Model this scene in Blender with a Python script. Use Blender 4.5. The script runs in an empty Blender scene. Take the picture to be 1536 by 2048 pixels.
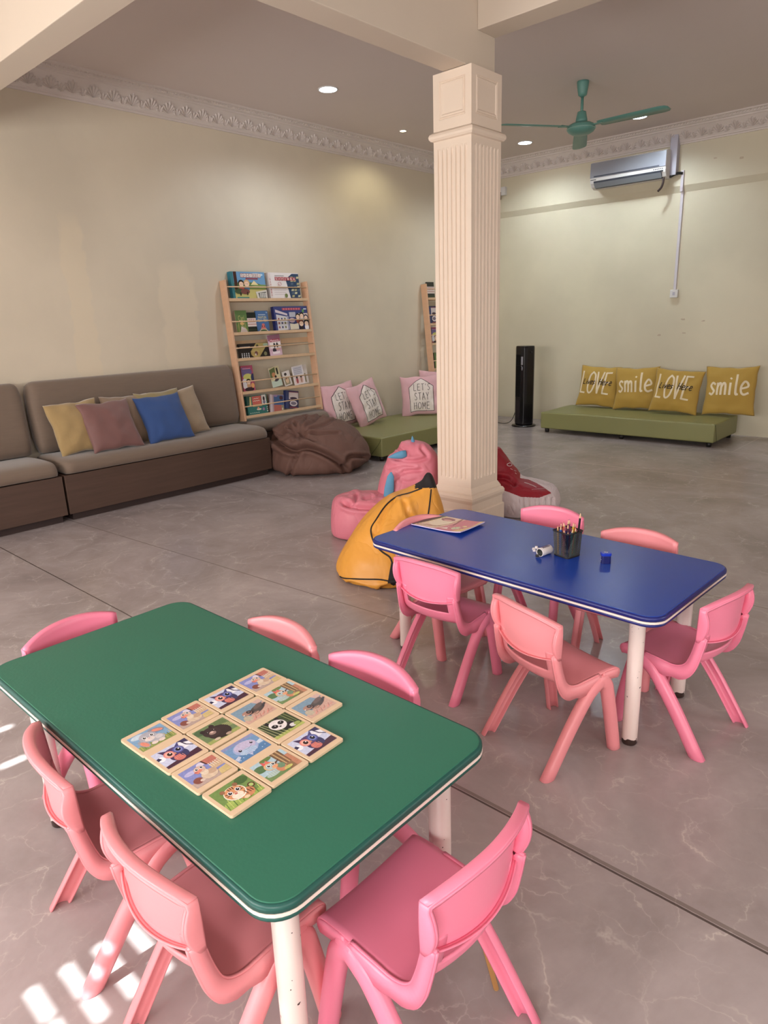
import bpy, bmesh, math, random
from mathutils import Vector, Matrix, noise
from mathutils.bvhtree import BVHTree
random.seed(7)
S = bpy.context.scene
COL = S.collection
PI = math.pi

# ------------------------------------------------------------------ camera
CAM_H = 1.40
F_PX = 1355.334
yaw, pitch, roll = math.radians(42.87528826), math.radians(15.95035699), math.radians(-2.03659728)
fwd = Vector((-math.sin(yaw) * math.cos(pitch), math.cos(yaw) * math.cos(pitch), -math.sin(pitch)))
rgt = Vector((math.cos(yaw), math.sin(yaw), 0.0))
upv = rgt.cross(fwd)
r2 = math.cos(roll) * rgt + math.sin(roll) * upv
u2 = -math.sin(roll) * rgt + math.cos(roll) * upv
cam_d = bpy.data.cameras.new('camera')
cam = bpy.data.objects.new('camera', cam_d)
COL.objects.link(cam)
cam.matrix_world = Matrix(((r2.x, u2.x, -fwd.x, 0), (r2.y, u2.y, -fwd.y, 0), (r2.z, u2.z, -fwd.z, CAM_H), (0, 0, 0, 1)))
cam_d.sensor_fit = 'HORIZONTAL'
cam_d.sensor_width = 36.0
cam_d.lens = 36.0 * F_PX / 1536.0
cam_d.clip_start = 0.02
S.camera = cam

# ------------------------------------------------------------------ colour management, world, lights
S.view_settings.view_transform = 'Standard'
S.view_settings.look = 'None'
S.view_settings.gamma = 1.0
S.view_settings.exposure = 0.12
S.view_settings.use_curve_mapping = False
S.cycles.max_bounces = 8
S.cycles.diffuse_bounces = 5
S.cycles.sample_clamp_indirect = 4.0
S.cycles.caustics_reflective = False
S.cycles.caustics_refractive = False

W = bpy.data.worlds.new('world'); S.world = W; W.use_nodes = True
W.node_tree.nodes['Background'].inputs[0].default_value = (0.75, 0.85, 1.0, 1)
W.node_tree.nodes['Background'].inputs[1].default_value = 1.0


def area(name, loc, rot, sx, sy, power, col):
    d = bpy.data.lights.new(name, 'AREA'); d.shape = 'RECTANGLE'; d.size = sx; d.size_y = sy
    d.energy = power; d.color = col
    o = bpy.data.objects.new(name, d); COL.objects.link(o); o.location = loc; o.rotation_euler = rot
    return o


XL, YB, ZC = -5.69, 8.24, 3.28           # left wall, back wall, ceiling
XR, YN = 2.6, -2.0                       # unseen right wall and window wall behind the camera
WIN = [(-5.0, -3.0, 0.95, 2.05), (-2.6, -0.5, 0.95, 2.05), (0.2, 2.1, 0.95, 2.05)]   # x0,x1,z0,z1 in the near wall
RWIN = [(-0.8, 0.9, 0.95, 2.2), (2.6, 4.4, 0.95, 2.2)]                       # y0,y1,z0,z1 in the right wall
for k, (a, b, c, d) in enumerate(WIN):
    area('daylight_near', ((a + b) / 2, YN - 0.16, (c + d) / 2), (PI / 2, 0, 0), b - a, d - c, 94, (1.0, 0.96, 0.93))
for k, (a, b, c, d) in enumerate(RWIN):
    area('daylight_right', (XR + 0.16, (a + b) / 2, (c + d) / 2), (PI / 2, 0, PI / 2), b - a, d - c, 34, (1.0, 0.975, 0.96))
sun_d = bpy.data.lights.new('sun', 'SUN'); sun_d.energy = 24.0; sun_d.angle = math.radians(0.38); sun_d.color = (0.88, 1.0, 1.0)
sun = bpy.data.objects.new('sun', sun_d); COL.objects.link(sun)
SUN_EL = math.radians(46)
sdir = Vector((0.05 * math.cos(SUN_EL), math.cos(SUN_EL), -math.sin(SUN_EL)))
sun.rotation_euler = sdir.to_track_quat('-Z', 'Y').to_euler(); sun.location = (-1, -6, 6)


# ------------------------------------------------------------------ helpers
def lin(h):
    if isinstance(h, str):
        h = h.lstrip('#'); c = [int(h[i:i + 2], 16) / 255 for i in (0, 2, 4)]
    else:
        c = [v / 255 for v in h]
    return tuple((v / 12.92 if v <= 0.04045 else ((v + 0.055) / 1.055) ** 2.4) for v in c) + (1.0,)


class NT:
    def __init__(s, m):
        s.t = m.node_tree; s.n = s.t.nodes; s.l = s.t.links
    def new(s, typ, **kw):
        o = s.n.new(typ)
        for k, v in kw.items():
            if k in o.inputs: o.inputs[k].default_value = v
            else: setattr(o, k, v)
        return o
    def link(s, a, b): s.l.new(a, b)


def mix_rgb(nt, fac, a, b, blend='MIX'):
    m = nt.new('ShaderNodeMix'); m.data_type = 'RGBA'; m.blend_type = blend
    for sock, v in ((m.inputs[0], fac), (m.inputs[6], a), (m.inputs[7], b)):
        if hasattr(v, 'is_output'): nt.link(v, sock)
        elif isinstance(v, (int, float)): sock.default_value = v
        else: sock.default_value = v
    return m.outputs[2]


def math_n(nt, op, a, b=None, c=None, clamp=False):
    m = nt.new('ShaderNodeMath'); m.operation = op; m.use_clamp = clamp
    for i, v in enumerate((a, b, c)):
        if v is None: continue
        if hasattr(v, 'is_output'): nt.link(v, m.inputs[i])
        else: m.inputs[i].default_value = v
    return m.outputs[0]


def ramp(nt, fac, stops):
    r = nt.new('ShaderNodeValToRGB')
    e = r.color_ramp.elements
    while len(e) < len(stops): e.new(0.5)
    for i, (p, c) in enumerate(stops):
        e[i].position = p; e[i].color = c if len(c) == 4 else (*c, 1)
    nt.link(fac, r.inputs[0])
    return r.outputs[0]


def mat(name, col, rough=0.5, var=0.0, vscale=6.0, bump=0.0, bscale=40.0, metal=0.0, spec=0.5, stretch=None, coat=0.0, sheen=0.0, emit=None, alpha=None, bdist=0.01):
    m = bpy.data.materials.new(name); m.use_nodes = True
    nt = NT(m); b = nt.n['Principled BSDF']
    c = lin(col)
    b.inputs['Base Color'].default_value = c
    b.inputs['Roughness'].default_value = rough
    b.inputs['Metallic'].default_value = metal
    b.inputs['Specular IOR Level'].default_value = spec
    if coat: b.inputs['Coat Weight'].default_value = coat; b.inputs['Coat Roughness'].default_value = 0.15
    if sheen: b.inputs['Sheen Weight'].default_value = sheen
    if emit:
        b.inputs['Emission Color'].default_value = lin(emit[0]); b.inputs['Emission Strength'].default_value = emit[1]
    tc = nt.new('ShaderNodeTexCoord'); mp = nt.new('ShaderNodeMapping')
    nt.link(tc.outputs['Object'], mp.inputs[0])
    if stretch: mp.inputs['Scale'].default_value = stretch
    if var or True:
        n = nt.new('ShaderNodeTexNoise'); n.inputs['Scale'].default_value = vscale; n.inputs['Detail'].default_value = 5
        nt.link(mp.outputs[0], n.inputs[0])
        v = max(var, 0.02)
        f = math_n(nt, 'MULTIPLY_ADD', n.outputs[0], 2 * v, 1 - v)
        hs = nt.new('ShaderNodeHueSaturation'); hs.inputs['Color'].default_value = c
        nt.link(f, hs.inputs['Value']); nt.link(hs.outputs[0], b.inputs['Base Color'])
    if bump:
        n2 = nt.new('ShaderNodeTexNoise'); n2.inputs['Scale'].default_value = bscale; n2.inputs['Detail'].default_value = 4
        nt.link(mp.outputs[0], n2.inputs[0])
        bp = nt.new('ShaderNodeBump'); bp.inputs['Strength'].default_value = bump; bp.inputs['Distance'].default_value = bdist
        nt.link(n2.outputs[0], bp.inputs['Height']); nt.link(bp.outputs[0], b.inputs['Normal'])
    return m


def obj(name, bm, m, parent=None, smooth=False, loc=None, label=None):
    me = bpy.data.meshes.new(name)
    bmesh.ops.recalc_face_normals(bm, faces=bm.faces)
    bm.to_mesh(me); bm.free()
    for mm in (m if isinstance(m, (list, tuple)) else [m]): me.materials.append(mm)
    if smooth:
        for p in me.polygons: p.use_smooth = True
    o = bpy.data.objects.new(name, me); COL.objects.link(o)
    if parent: o.parent = parent
    if loc is not None: o.location = loc
    if label: o['label'] = label
    return o


def tag(o, label, cat, group=None):
    o['label'] = label; o['category'] = cat
    if group: o['group'] = group
    return o


def thing(name, label, cat, loc=(0, 0, 0), rz=0.0, group=None, mw=None):
    o = bpy.data.objects.new(name, None); COL.objects.link(o); o.empty_display_size = 0.1
    o.location = loc; o.rotation_euler = (0, 0, rz)
    if mw is not None: o.matrix_world = mw
    return tag(o, label, cat, group)


def struct(name, bm, m, smooth=False):
    o = obj(name, bm, m, None, smooth); o['kind'] = 'structure'
    return o


def dup(root, label, loc=None, rz=None, group=None):
    r = root.copy(); COL.objects.link(r); r['label'] = label
    if loc is not None: r.location = loc
    if rz is not None: r.rotation_euler = (0, 0, rz)
    if group: r['group'] = group
    for ch in list(root.children):
        c = ch.copy(); COL.objects.link(c); c.parent = r
        for g in list(ch.children):
            d = g.copy(); COL.objects.link(d); d.parent = c
    return r


def box(bm, x0, x1, y0, y1, z0, z1, mi=0, M=None):
    vs = [bm.verts.new(Vector(p)) for p in ((x0, y0, z0), (x1, y0, z0), (x1, y1, z0), (x0, y1, z0), (x0, y0, z1), (x1, y0, z1), (x1, y1, z1), (x0, y1, z1))]
    if M:
        for v in vs: v.co = M @ v.co
    fs = []
    for q in ((0, 3, 2, 1), (4, 5, 6, 7), (0, 1, 5, 4), (1, 2, 6, 5), (2, 3, 7, 6), (3, 0, 4, 7)):
        f = bm.faces.new([vs[i] for i in q]); f.material_index = mi; fs.append(f)
    return fs


def bevel(o, w=0.003, seg=2, ang=35):
    b = o.modifiers.new('bevel', 'BEVEL'); b.width = w; b.segments = seg; b.limit_method = 'ANGLE'; b.angle_limit = math.radians(ang)
    return o


def loft(bm, rings, close=True, caps=True, mi=0):
    vr = [[bm.verts.new(Vector(p)) for p in r] for r in rings]
    n = len(vr[0])
    for a, b in zip(vr, vr[1:]):
        for i in range(n if close else n - 1):
            j = (i + 1) % n
            f = bm.faces.new((a[i], a[j], b[j], b[i])); f.material_index = mi
    if caps and close:
        for r in (vr[0][::-1], vr[-1]):
            f = bm.faces.new(r); f.material_index = mi
    return vr


def circ(c, r, n=24, ax='z', a0=0.0):
    out = []
    for i in range(n):
        a = a0 + 2 * PI * i / n
        x, y = r * math.cos(a), r * math.sin(a)
        out.append(Vector(c) + {'z': Vector((x, y, 0)), 'y': Vector((x, 0, y)), 'x': Vector((0, x, y))}[ax])
    return out


def lathe(bm, prof, c=(0, 0, 0), n=28, ax='z', mi=0):
    rings = []
    for r, h in prof:
        cc = Vector(c) + {'z': Vector((0, 0, h)), 'y': Vector((0, h, 0)), 'x': Vector((h, 0, 0))}[ax]
        rings.append(circ(cc, max(r, 1e-4), n, ax))
    return loft(bm, rings, mi=mi)


def rrect(x0, x1, y0, y1, r, z, n=6):
    out = []
    for cx, cy, a0 in ((x1 - r, y1 - r, 0), (x0 + r, y1 - r, PI / 2), (x0 + r, y0 + r, PI), (x1 - r, y0 + r, 1.5 * PI)):
        for i in range(n + 1):
            a = a0 + PI / 2 * i / n
            out.append(Vector((cx + r * math.cos(a), cy + r * math.sin(a), z)))
    return out


def tube(bm, pts, r, n=8, mi=0, caps=True):
    pts = [Vector(p) for p in pts]
    rings = []; prev = None
    for i, p in enumerate(pts):
        t = (pts[min(i + 1, len(pts) - 1)] - pts[max(i - 1, 0)])
        if t.length < 1e-9: t = Vector((0, 0, 1))
        t.normalize()
        a = prev if prev is not None else (Vector((0, 0, 1)) if abs(t.z) < 0.9 else Vector((1, 0, 0)))
        x = (a - t * a.dot(t)).normalized(); y = t.cross(x); prev = x
        rr = r[i] if isinstance(r, (list, tuple)) else r
        rings.append([p + rr * (math.cos(2 * PI * k / n) * x + math.sin(2 * PI * k / n) * y) for k in range(n)])
    return loft(bm, rings, caps=caps, mi=mi)


def cr(pts, n=8):
    pts = [Vector(p) for p in pts]; out = []
    P = [2 * pts[0] - pts[1]] + pts + [2 * pts[-1] - pts[-2]]
    for i in range(1, len(P) - 2):
        for k in range(n):
            t = k / n
            out.append(0.5 * ((2 * P[i]) + (-P[i - 1] + P[i + 1]) * t + (2 * P[i - 1] - 5 * P[i] + 4 * P[i + 1] - P[i + 2]) * t * t + (-P[i - 1] + 3 * P[i] - 3 * P[i + 1] + P[i + 2]) * t ** 3))
    out.append(pts[-1])
    return out


def ellipsoid(bm, c, r, seg=24, rings=16, M=None):
    mm = Matrix.Translation(c) @ (M or Matrix.Identity(4)) @ Matrix.Diagonal((*r, 1))
    bmesh.ops.create_uvsphere(bm, u_segments=seg, v_segments=rings, radius=1.0, matrix=mm)


# --- printed artwork: flat coloured shapes in one mesh with a colour attribute
_tc = {}
def text_polys(s, shear=0.0):
    if (s, shear) in _tc: return _tc[(s, shear)]
    cu = bpy.data.curves.new('t', 'FONT'); cu.body = s; cu.size = 1.0; cu.align_x = 'CENTER'; cu.align_y = 'CENTER'; cu.shear = shear; cu.resolution_u = 3
    o = bpy.data.objects.new('t', cu)
    me = o.to_mesh()
    vs = [v.co.copy() for v in me.vertices]; ps = [list(p.vertices) for p in me.polygons]
    o.to_mesh_clear(); bpy.data.objects.remove(o); bpy.data.curves.remove(cu)
    w = (max(v.x for v in vs) - min(v.x for v in vs)) if vs else 1
    cx = (max(v.x for v in vs) + min(v.x for v in vs)) / 2; cy = (max(v.y for v in vs) + min(v.y for v in vs)) / 2
    h = max(v.y for v in vs) - min(v.y for v in vs)
    vs = [Vector((v.x - cx, v.y - cy, 0)) for v in vs]
    _tc[(s, shear)] = (vs, ps, w, h); return _tc[(s, shear)]


def art(name, shapes, w, h, parent, M, m, lay=0.00012, base=0.0004, warp=None):
    x_lo = y_lo = 0.0 if warp is None else -9.0
    """shapes in a w x h frame (origin lower left), M places the sheet, warp maps (x, y, off) to 3D"""
    bm = bmesh.new(); cl = bm.loops.layers.float_color.new('Col')
    f3 = warp or (lambda x, y, o: M @ Vector((x, y, o)))
    def poly(pts, off, c):
        vs = [bm.verts.new(f3(p[0], p[1], off)) for p in pts]
        try: f = bm.faces.new(vs)
        except Exception: return
        for l in f.loops: l[cl] = c
    for i, s in enumerate(shapes):
        off = base + lay * i; k = s[0]; c = lin(s[-1])
        if k == 'r': poly([(s[1], s[2]), (s[3], s[2]), (s[3], s[4]), (s[1], s[4])], off, c)
        elif k == 'e':
            _, cx, cy, rx, ry = s[:5]; rot = s[5] if len(s) > 6 else 0
            pts = []
            for q in range(20):
                a = 2 * PI * q / 20; X, Y = rx * math.cos(a), ry * math.sin(a)
                X, Y = X * math.cos(rot) - Y * math.sin(rot), X * math.sin(rot) + Y * math.cos(rot)
                pts.append((min(max(cx + X, x_lo), w), min(max(cy + Y, y_lo), h)))
            poly(pts, off, c)
        elif k == 'p': poly([(min(max(x, x_lo), w), min(max(y, y_lo), h)) for x, y in s[1]], off, c)
        elif k == 'l':      # line: points, width
            pts, wd = s[1], s[2]
            for a, b in zip(pts, pts[1:]):
                d = Vector((b[0] - a[0], b[1] - a[1])); 
                if d.length < 1e-9: continue
                d.normalize(); n = Vector((-d.y, d.x)) * wd / 2; e = d * wd * 0.3
                poly([(a[0] - e.x + n.x, a[1] - e.y + n.y), (a[0] - e.x - n.x, a[1] - e.y - n.y), (b[0] + e.x - n.x, b[1] + e.y - n.y), (b[0] + e.x + n.x, b[1] + e.y + n.y)], off, c)
        elif k == 't':      # text, cx, cy, width, height
            vs, ps, tw, th = text_polys(s[1]); sx = s[4] / tw * (0.25 if s[1] == 'I' else 1.0); sy = s[5] / th
            vv = [bm.verts.new(f3(s[2] + v.x * sx, s[3] + v.y * sy, off)) for v in vs]
            for p in ps:
                try: f = bm.faces.new([vv[q] for q in p])
                except Exception: continue
                for l in f.loops: l[cl] = c

    me = bpy.data.meshes.new(name); bm.to_mesh(me); bm.free(); me.materials.append(m)
    o = bpy.data.objects.new(name, me); COL.objects.link(o)
    if parent: o.parent = parent
    return o


def print_mat(name, rough, var=0.12):
    m = bpy.data.materials.new(name); m.use_nodes = True; nt = NT(m); b = nt.n['Principled BSDF']
    a = nt.new('ShaderNodeVertexColor'); a.layer_name = 'Col'
    tc = nt.new('ShaderNodeTexCoord'); n = nt.new('ShaderNodeTexNoise'); n.inputs['Scale'].default_value = 180; n.inputs['Detail'].default_value = 3
    nt.link(tc.outputs['Object'], n.inputs[0])
    hs = nt.new('ShaderNodeHueSaturation'); hs.inputs['Saturation'].default_value = 0.86; nt.link(a.outputs[0], hs.inputs['Color'])
    nt.link(math_n(nt, 'MULTIPLY_ADD', n.outputs[0], 2 * var, 1 - var), hs.inputs['Value'])
    nt.link(hs.outputs[0], b.inputs['Base Color']); b.inputs['Roughness'].default_value = rough
    return m


# ------------------------------------------------------------------ materials of the shell
def wall_material(name, base, kind=None):
    m = bpy.data.materials.new(name); m.use_nodes = True; nt = NT(m); b = nt.n['Principled BSDF']
    tc = nt.new('ShaderNodeTexCoord')
    n1 = nt.new('ShaderNodeTexNoise', Scale=0.9, Detail=4.0); nt.link(tc.outputs['Object'], n1.inputs[0])
    n2 = nt.new('ShaderNodeTexNoise', Scale=7.0, Detail=6.0); nt.link(tc.outputs['Object'], n2.inputs[0])
    c = mix_rgb(nt, ramp(nt, n1.outputs[0], [(0.4, (0, 0, 0)), (0.62, (1, 1, 1))]), lin(base), lin([v * 0.95 for v in base]))
    c = mix_rgb(nt, math_n(nt, 'MULTIPLY', n2.outputs[0], 0.12), c, lin([v * 0.86 for v in base]))
    if kind:
        sep = nt.new('ShaderNodeSeparateXYZ'); nt.link(tc.outputs['Object'], sep.inputs[0])
        wob = math_n(nt, 'MULTIPLY_ADD', n2.outputs[0], 0.16, -0.08)
        def blob(ax, c0, r0, zc, rz, col, amt, c):
            nonlocal sep
            dx = math_n(nt, 'DIVIDE', math_n(nt, 'SUBTRACT', math_n(nt, 'ADD', sep.outputs[ax], wob), c0), r0)
            dz = math_n(nt, 'DIVIDE', math_n(nt, 'SUBTRACT', sep.outputs[2], zc), rz)
            d = math_n(nt, 'ADD', math_n(nt, 'POWER', math_n(nt, 'ABSOLUTE', dx), 4), math_n(nt, 'POWER', math_n(nt, 'ABSOLUTE', dz), 4))
            k = ramp(nt, d, [(0.45, (amt, amt, amt)), (1.0, (0, 0, 0))])
            return mix_rgb(nt, k, c, lin(col))
        if kind == 'left':      # cream touch-up strokes of newer paint
            c = blob(1, 2.60, 0.11, 1.55, 0.75, (222, 206, 178), 0.45, c)
            c = blob(1, 3.50, 0.20, 1.42, 0.55, (222, 208, 184), 0.5, c)
            c = blob(1, 4.35, 0.16, 1.9, 0.2, (220, 208, 186), 0.3, c)
        if kind == 'back':      # scuffs and plugged holes
            for x, z, r in ((-2.86, 1.12, 0.012), (-3.14, 1.1, 0.02), (-2.9, 1.27, 0.018), (-2.7, 1.25, 0.014), (-2.45, 2.86, 0.02), (-2.7, 2.9, 0.012)):
                c = blob(0, x, r * 0.9, z, r * 0.6, (160, 130, 108), 0.5, c)
    nt.link(c, b.inputs['Base Color']); b.inputs['Roughness'].default_value = 0.5
    bp = nt.new('ShaderNodeBump', Strength=0.12, Distance=0.01)
    n3 = nt.new('ShaderNodeTexNoise', Scale=14.0, Detail=3.0); nt.link(tc.outputs['Object'], n3.inputs[0])
    nt.link(n3.outputs[0], bp.inputs['Height']); nt.link(bp.outputs[0], b.inputs['Normal'])
    return m


M_wall = wall_material('wall_paint', (216, 205, 181))
M_wall_left = wall_material('wall_paint_left', (216, 204, 183), 'left')
M_wall_back = wall_material('wall_paint_back', (215, 206, 181), 'back')
M_ceil = mat('ceiling_paint', (214, 202, 198), 0.6, 0.03, 1.2, 0.05, 8)
M_plaster = mat('plaster_moulding', (210, 200, 194), 0.6, 0.04, 5, 0.1, 60)
M_beam = mat('beam_paint', (206, 192, 175), 0.55, 0.03, 3, 0.08, 12)
M_column = mat('column_paint', (226, 208, 190), 0.45, 0.035, 5, 0.12, 30)


def floor_material():
    m = bpy.data.materials.new('vinyl_stone_floor'); m.use_nodes = True; nt = NT(m); b = nt.n['Principled BSDF']
    tc = nt.new('ShaderNodeTexCoord'); sep = nt.new('ShaderNodeSeparateXYZ'); nt.link(tc.outputs['Object'], sep.inputs[0])
    n0 = nt.new('ShaderNodeTexNoise', Scale=1.6, Detail=7.0, Roughness=0.62, Distortion=0.6); nt.link(tc.outputs['Object'], n0.inputs[0])
    base = ramp(nt, n0.outputs[0], [(0.28, lin((140, 129, 128))), (0.48, lin((163, 152, 151))), (0.70, lin((184, 173, 172)))])
    # veins: distorted coordinates into voronoi edges, masked
    nd = nt.new('ShaderNodeTexNoise', Scale=2.2, Detail=6.0, Roughness=0.6); nt.link(tc.outputs['Object'], nd.inputs[0])
    vm = nt.new('ShaderNodeVectorMath', operation='MULTIPLY_ADD'); nt.link(nd.outputs['Color'], vm.inputs[0]); vm.inputs[1].default_value = (0.50, 0.50, 0.0); nt.link(tc.outputs['Object'], vm.inputs[2])
    v1 = nt.new('ShaderNodeTexVoronoi', Scale=2.6); v1.feature = 'DISTANCE_TO_EDGE'; nt.link(vm.outputs[0], v1.inputs[0])
    v2 = nt.new('ShaderNodeTexVoronoi', Scale=6.5); v2.feature = 'DISTANCE_TO_EDGE'; nt.link(vm.outputs[0], v2.inputs[0])
    nm = nt.new('ShaderNodeTexNoise', Scale=3.1, Detail=3.0); mp = nt.new('ShaderNodeMapping'); mp.inputs['Location'].default_value = (5, 3, 1)
    nt.link(tc.outputs['Object'], mp.inputs[0]); nt.link(mp.outputs[0], nm.inputs[0])
    mask = ramp(nt, nm.outputs[0], [(0.38, (0.1, 0.1, 0.1)), (0.56, (1, 1, 1))])
    mask2 = ramp(nt, nm.outputs[0], [(0.46, (1, 1, 1)), (0.62, (0.15, 0.15, 0.15))])
    k1 = ramp(nt, v1.outputs[0], [(0.0, (0.78, 0.78, 0.78)), (0.008, (0.18, 0.18, 0.18)), (0.05, (0, 0, 0))])
    k2 = ramp(nt, v2.outputs[0], [(0.0, (0.66, 0.66, 0.66)), (0.015, (0.10, 0.10, 0.10)), (0.06, (0, 0, 0))])
    nb2 = nt.new('ShaderNodeTexNoise', Scale=8.0, Detail=4.0); nt.link(tc.outputs['Object'], nb2.inputs[0])
    brk = ramp(nt, nb2.outputs[0], [(0.42, (0.15, 0.15, 0.15)), (0.60, (1, 1, 1))])
    k1 = math_n(nt, 'MULTIPLY', k1, brk); k2 = math_n(nt, 'MULTIPLY', k2, brk)
    c = mix_rgb(nt, math_n(nt, 'MULTIPLY', k1, mask), base, lin((212, 202, 196)))
    c = mix_rgb(nt, math_n(nt, 'MULTIPLY', k2, mask2), c, lin((204, 193, 188)))
    nf = nt.new('ShaderNodeTexNoise', Scale=30.0, Detail=5.0); nt.link(tc.outputs['Object'], nf.inputs[0])
    c = mix_rgb(nt, math_n(nt, 'MULTIPLY', nf.outputs[0], 0.25), c, lin((142, 128, 122)))
    # sheet seams
    wob = math_n(nt, 'MULTIPLY_ADD', n0.outputs[0], 0.010, -0.005)
    def seam(ax, pos, w, col, amt, c, lo=None, hi=None, slope=0.0):
        a = sep.outputs[ax]; o = sep.outputs[1 - ax]
        d = math_n(nt, 'ABSOLUTE', math_n(nt, 'SUBTRACT', math_n(nt, 'ADD', math_n(nt, 'MULTIPLY_ADD', o, -slope, 0.0), math_n(nt, 'ADD', a, wob)), pos))
        k = math_n(nt, 'LESS_THAN', d, w)
        k = math_n(nt, 'MULTIPLY', k, amt)
        if lo is not None: k = math_n(nt, 'MULTIPLY', k, math_n(nt, 'GREATER_THAN', o, lo))
        if hi is not None: k = math_n(nt, 'MULTIPLY', k, math_n(nt, 'LESS_THAN', o, hi))
        return mix_rgb(nt, k, c, lin(col))
    c = seam(1, 1.428, 0.0035, (58, 46, 40), 0.85, c)
    c = seam(1, 1.440, 0.006, (98, 84, 76), 0.6, c, lo=-1.4)
    c = seam(1, 2.37, 0.004, (110, 96, 90), 0.6, c, hi=-2.0, slope=0.069)
    c = seam(1, 3.42, 0.004, (106, 94, 88), 0.5, c)
    c = seam(1, 5.98, 0.007, (205, 192, 180), 0.6, c)
    c = seam(1, 7.225, 0.007, (205, 192, 180), 0.55, c, lo=-2.8)
    c = seam(0, -3.23, 0.007, (205, 192, 180), 0.5, c, lo=5.2, hi=6.0)
    c = seam(0, -1.95, 0.006, (198, 186, 176), 0.45, c, lo=7.2)
    nt.link(c, b.inputs['Base Color'])
    b.inputs['Roughness'].default_value = 0.30
    b.inputs['Roughness'].default_value = 0.25
    bp = nt.new('ShaderNodeBump', Strength=0.10, Distance=0.004)
    nb = nt.new('ShaderNodeTexNoise', Scale=9.0, Detail=5.0); nt.link(tc.outputs['Object'], nb.inputs[0])
    nt.link(nb.outputs[0], bp.inputs['Height']); nt.link(bp.outputs[0], b.inputs['Normal'])
    return m


M_floor = floor_material()

# ================================================================== SHELL
bm = bmesh.new(); box(bm, XL - 0.2, XR + 0.2, YN - 0.2, YB + 0.2, -0.1, 0.0); struct('floor', bm, M_floor)
bm = bmesh.new(); box(bm, XL - 0.2, XR + 0.2, YN - 0.2, YB + 0.2, ZC, ZC + 0.1); struct('ceiling', bm, M_ceil)
bm = bmesh.new(); box(bm, XL - 0.2, XL, YN - 0.2, YB + 0.2, 0, ZC); struct('wall_left', bm, M_wall_left)
bm = bmesh.new()                                  # back wall: upper part stands slightly proud with a sloped ledge
pr = [(YB + 0.2, 0), (YB, 0), (YB, 2.615), (YB - 0.035, 2.68), (YB - 0.035, ZC), (YB + 0.2, ZC)]
loft(bm, [[Vector((x, y, z)) for y, z in pr] for x in (XL, XR + 0.2)])
struct('wall_back', bm, M_wall_back)


def pierced_wall(name, lo, hi, holes, place, th, m):
    """wall in a local a-z plane with rectangular holes, built from a grid of boxes"""
    As = sorted({lo, hi} | {h[0] for h in holes} | {h[1] for h in holes})
    Zs = sorted({0.0, ZC} | {h[2] for h in holes} | {h[3] for h in holes})
    bm = bmesh.new()
    for a, b in zip(As, As[1:]):
        for c, d in zip(Zs, Zs[1:]):
            if any(h[0] <= a and b <= h[1] and h[2] <= c and d <= h[3] for h in holes): continue
            place(bm, a, b, c, d)
    bmesh.ops.remove_doubles(bm, verts=bm.verts, dist=1e-5)
    struct(name, bm, m)


te = math.tan(SUN_EL)
def vent_z(y): return (y - YN) * te
VENT = [(-1.505, -1.320, vent_z(0.240), vent_z(0.545)), (-2.436, -2.405, vent_z(0.535), vent_z(0.64)), (-2.675, -2.648, vent_z(0.60), vent_z(0.68))]
pierced_wall('wall_near', XL - 0.2, XR + 0.2, WIN + VENT, lambda bm, a, b, c, d: box(bm, a, b, YN - 0.02, YN, c, d), 0.02, M_wall)
pierced_wall('wall_right', YN, YB, RWIN, lambda bm, a, b, c, d: box(bm, XR, XR + 0.1, a, b, c, d), 0.1, M_wall)
M_wframe = mat('window_frame_paint', (230, 226, 216), 0.4)
nw = 1
for (a, b, c, d) in WIN:
    bm = bmesh.new()
    for q in ((a, a + 0.05, c, d), (b - 0.05, b, c, d), (a + 0.05, b - 0.05, c, c + 0.05), (a + 0.05, b - 0.05, d - 0.05, d), ((a + b) / 2 - 0.02, (a + b) / 2 + 0.02, c + 0.05, d - 0.05)):
        box(bm, q[0], q[1], YN - 0.035, YN + 0.015, q[2], q[3])
    struct('window_%d' % nw, bm, M_wframe); nw += 1
for (a, b, c, d) in RWIN:
    bm = bmesh.new()
    for q in ((a, a + 0.05, c, d), (b - 0.05, b, c, d), (a + 0.05, b - 0.05, c, c + 0.05), (a + 0.05, b - 0.05, d - 0.05, d), ((a + b) / 2 - 0.02, (a + b) / 2 + 0.02, c + 0.05, d - 0.05)):
        box(bm, XR - 0.015, XR + 0.06, q[0], q[1], q[2], q[3])
    struct('window_%d' % nw, bm, M_wframe); nw += 1
# ventilation grilles high in the near wall (their slits throw the bright bars on the floor)
for (a, b, c, d) in VENT:
    if b - a < 0.1:
        bm = bmesh.new()
        for q in ((a - 0.02, a, c - 0.02, d + 0.02), (b, b + 0.02, c - 0.02, d + 0.02), (a, b, c - 0.02, c), (a, b, d, d + 0.02)): box(bm, q[0], q[1], YN - 0.001, YN + 0.008, q[2], q[3])
        struct('window_%d' % nw, bm, M_wframe); nw += 1
        continue
    bm = bmesh.new(); per = 0.075 * te; z = c
    while z < d - 1e-4:
        z2 = min(z + per * 0.60, d)
        box(bm, a, b, YN - 0.012, YN - 0.004, z, z2); z += per
    mx = a + (b - a) * 0.58
    box(bm, mx - 0.006, mx + 0.006, YN - 0.014, YN - 0.002, c, d)
    struct('window_%d' % nw, bm, M_wframe); nw += 1

# cornices: cove profile with raised palmettes and a row of dentils
PROF = [(0, 3.088), (0.012, 3.088), (0.014, 3.102), (0.024, 3.106), (0.026, 3.118), (0.034, 3.126), (0.05, 3.15), (0.075, 3.185), (0.108, 3.222), (0.118, 3.226), (0.12, 3.24), (0.138, 3.246), (0.142, 3.262), (0.165, 3.268), (0.17, ZC), (0, ZC)]


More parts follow.
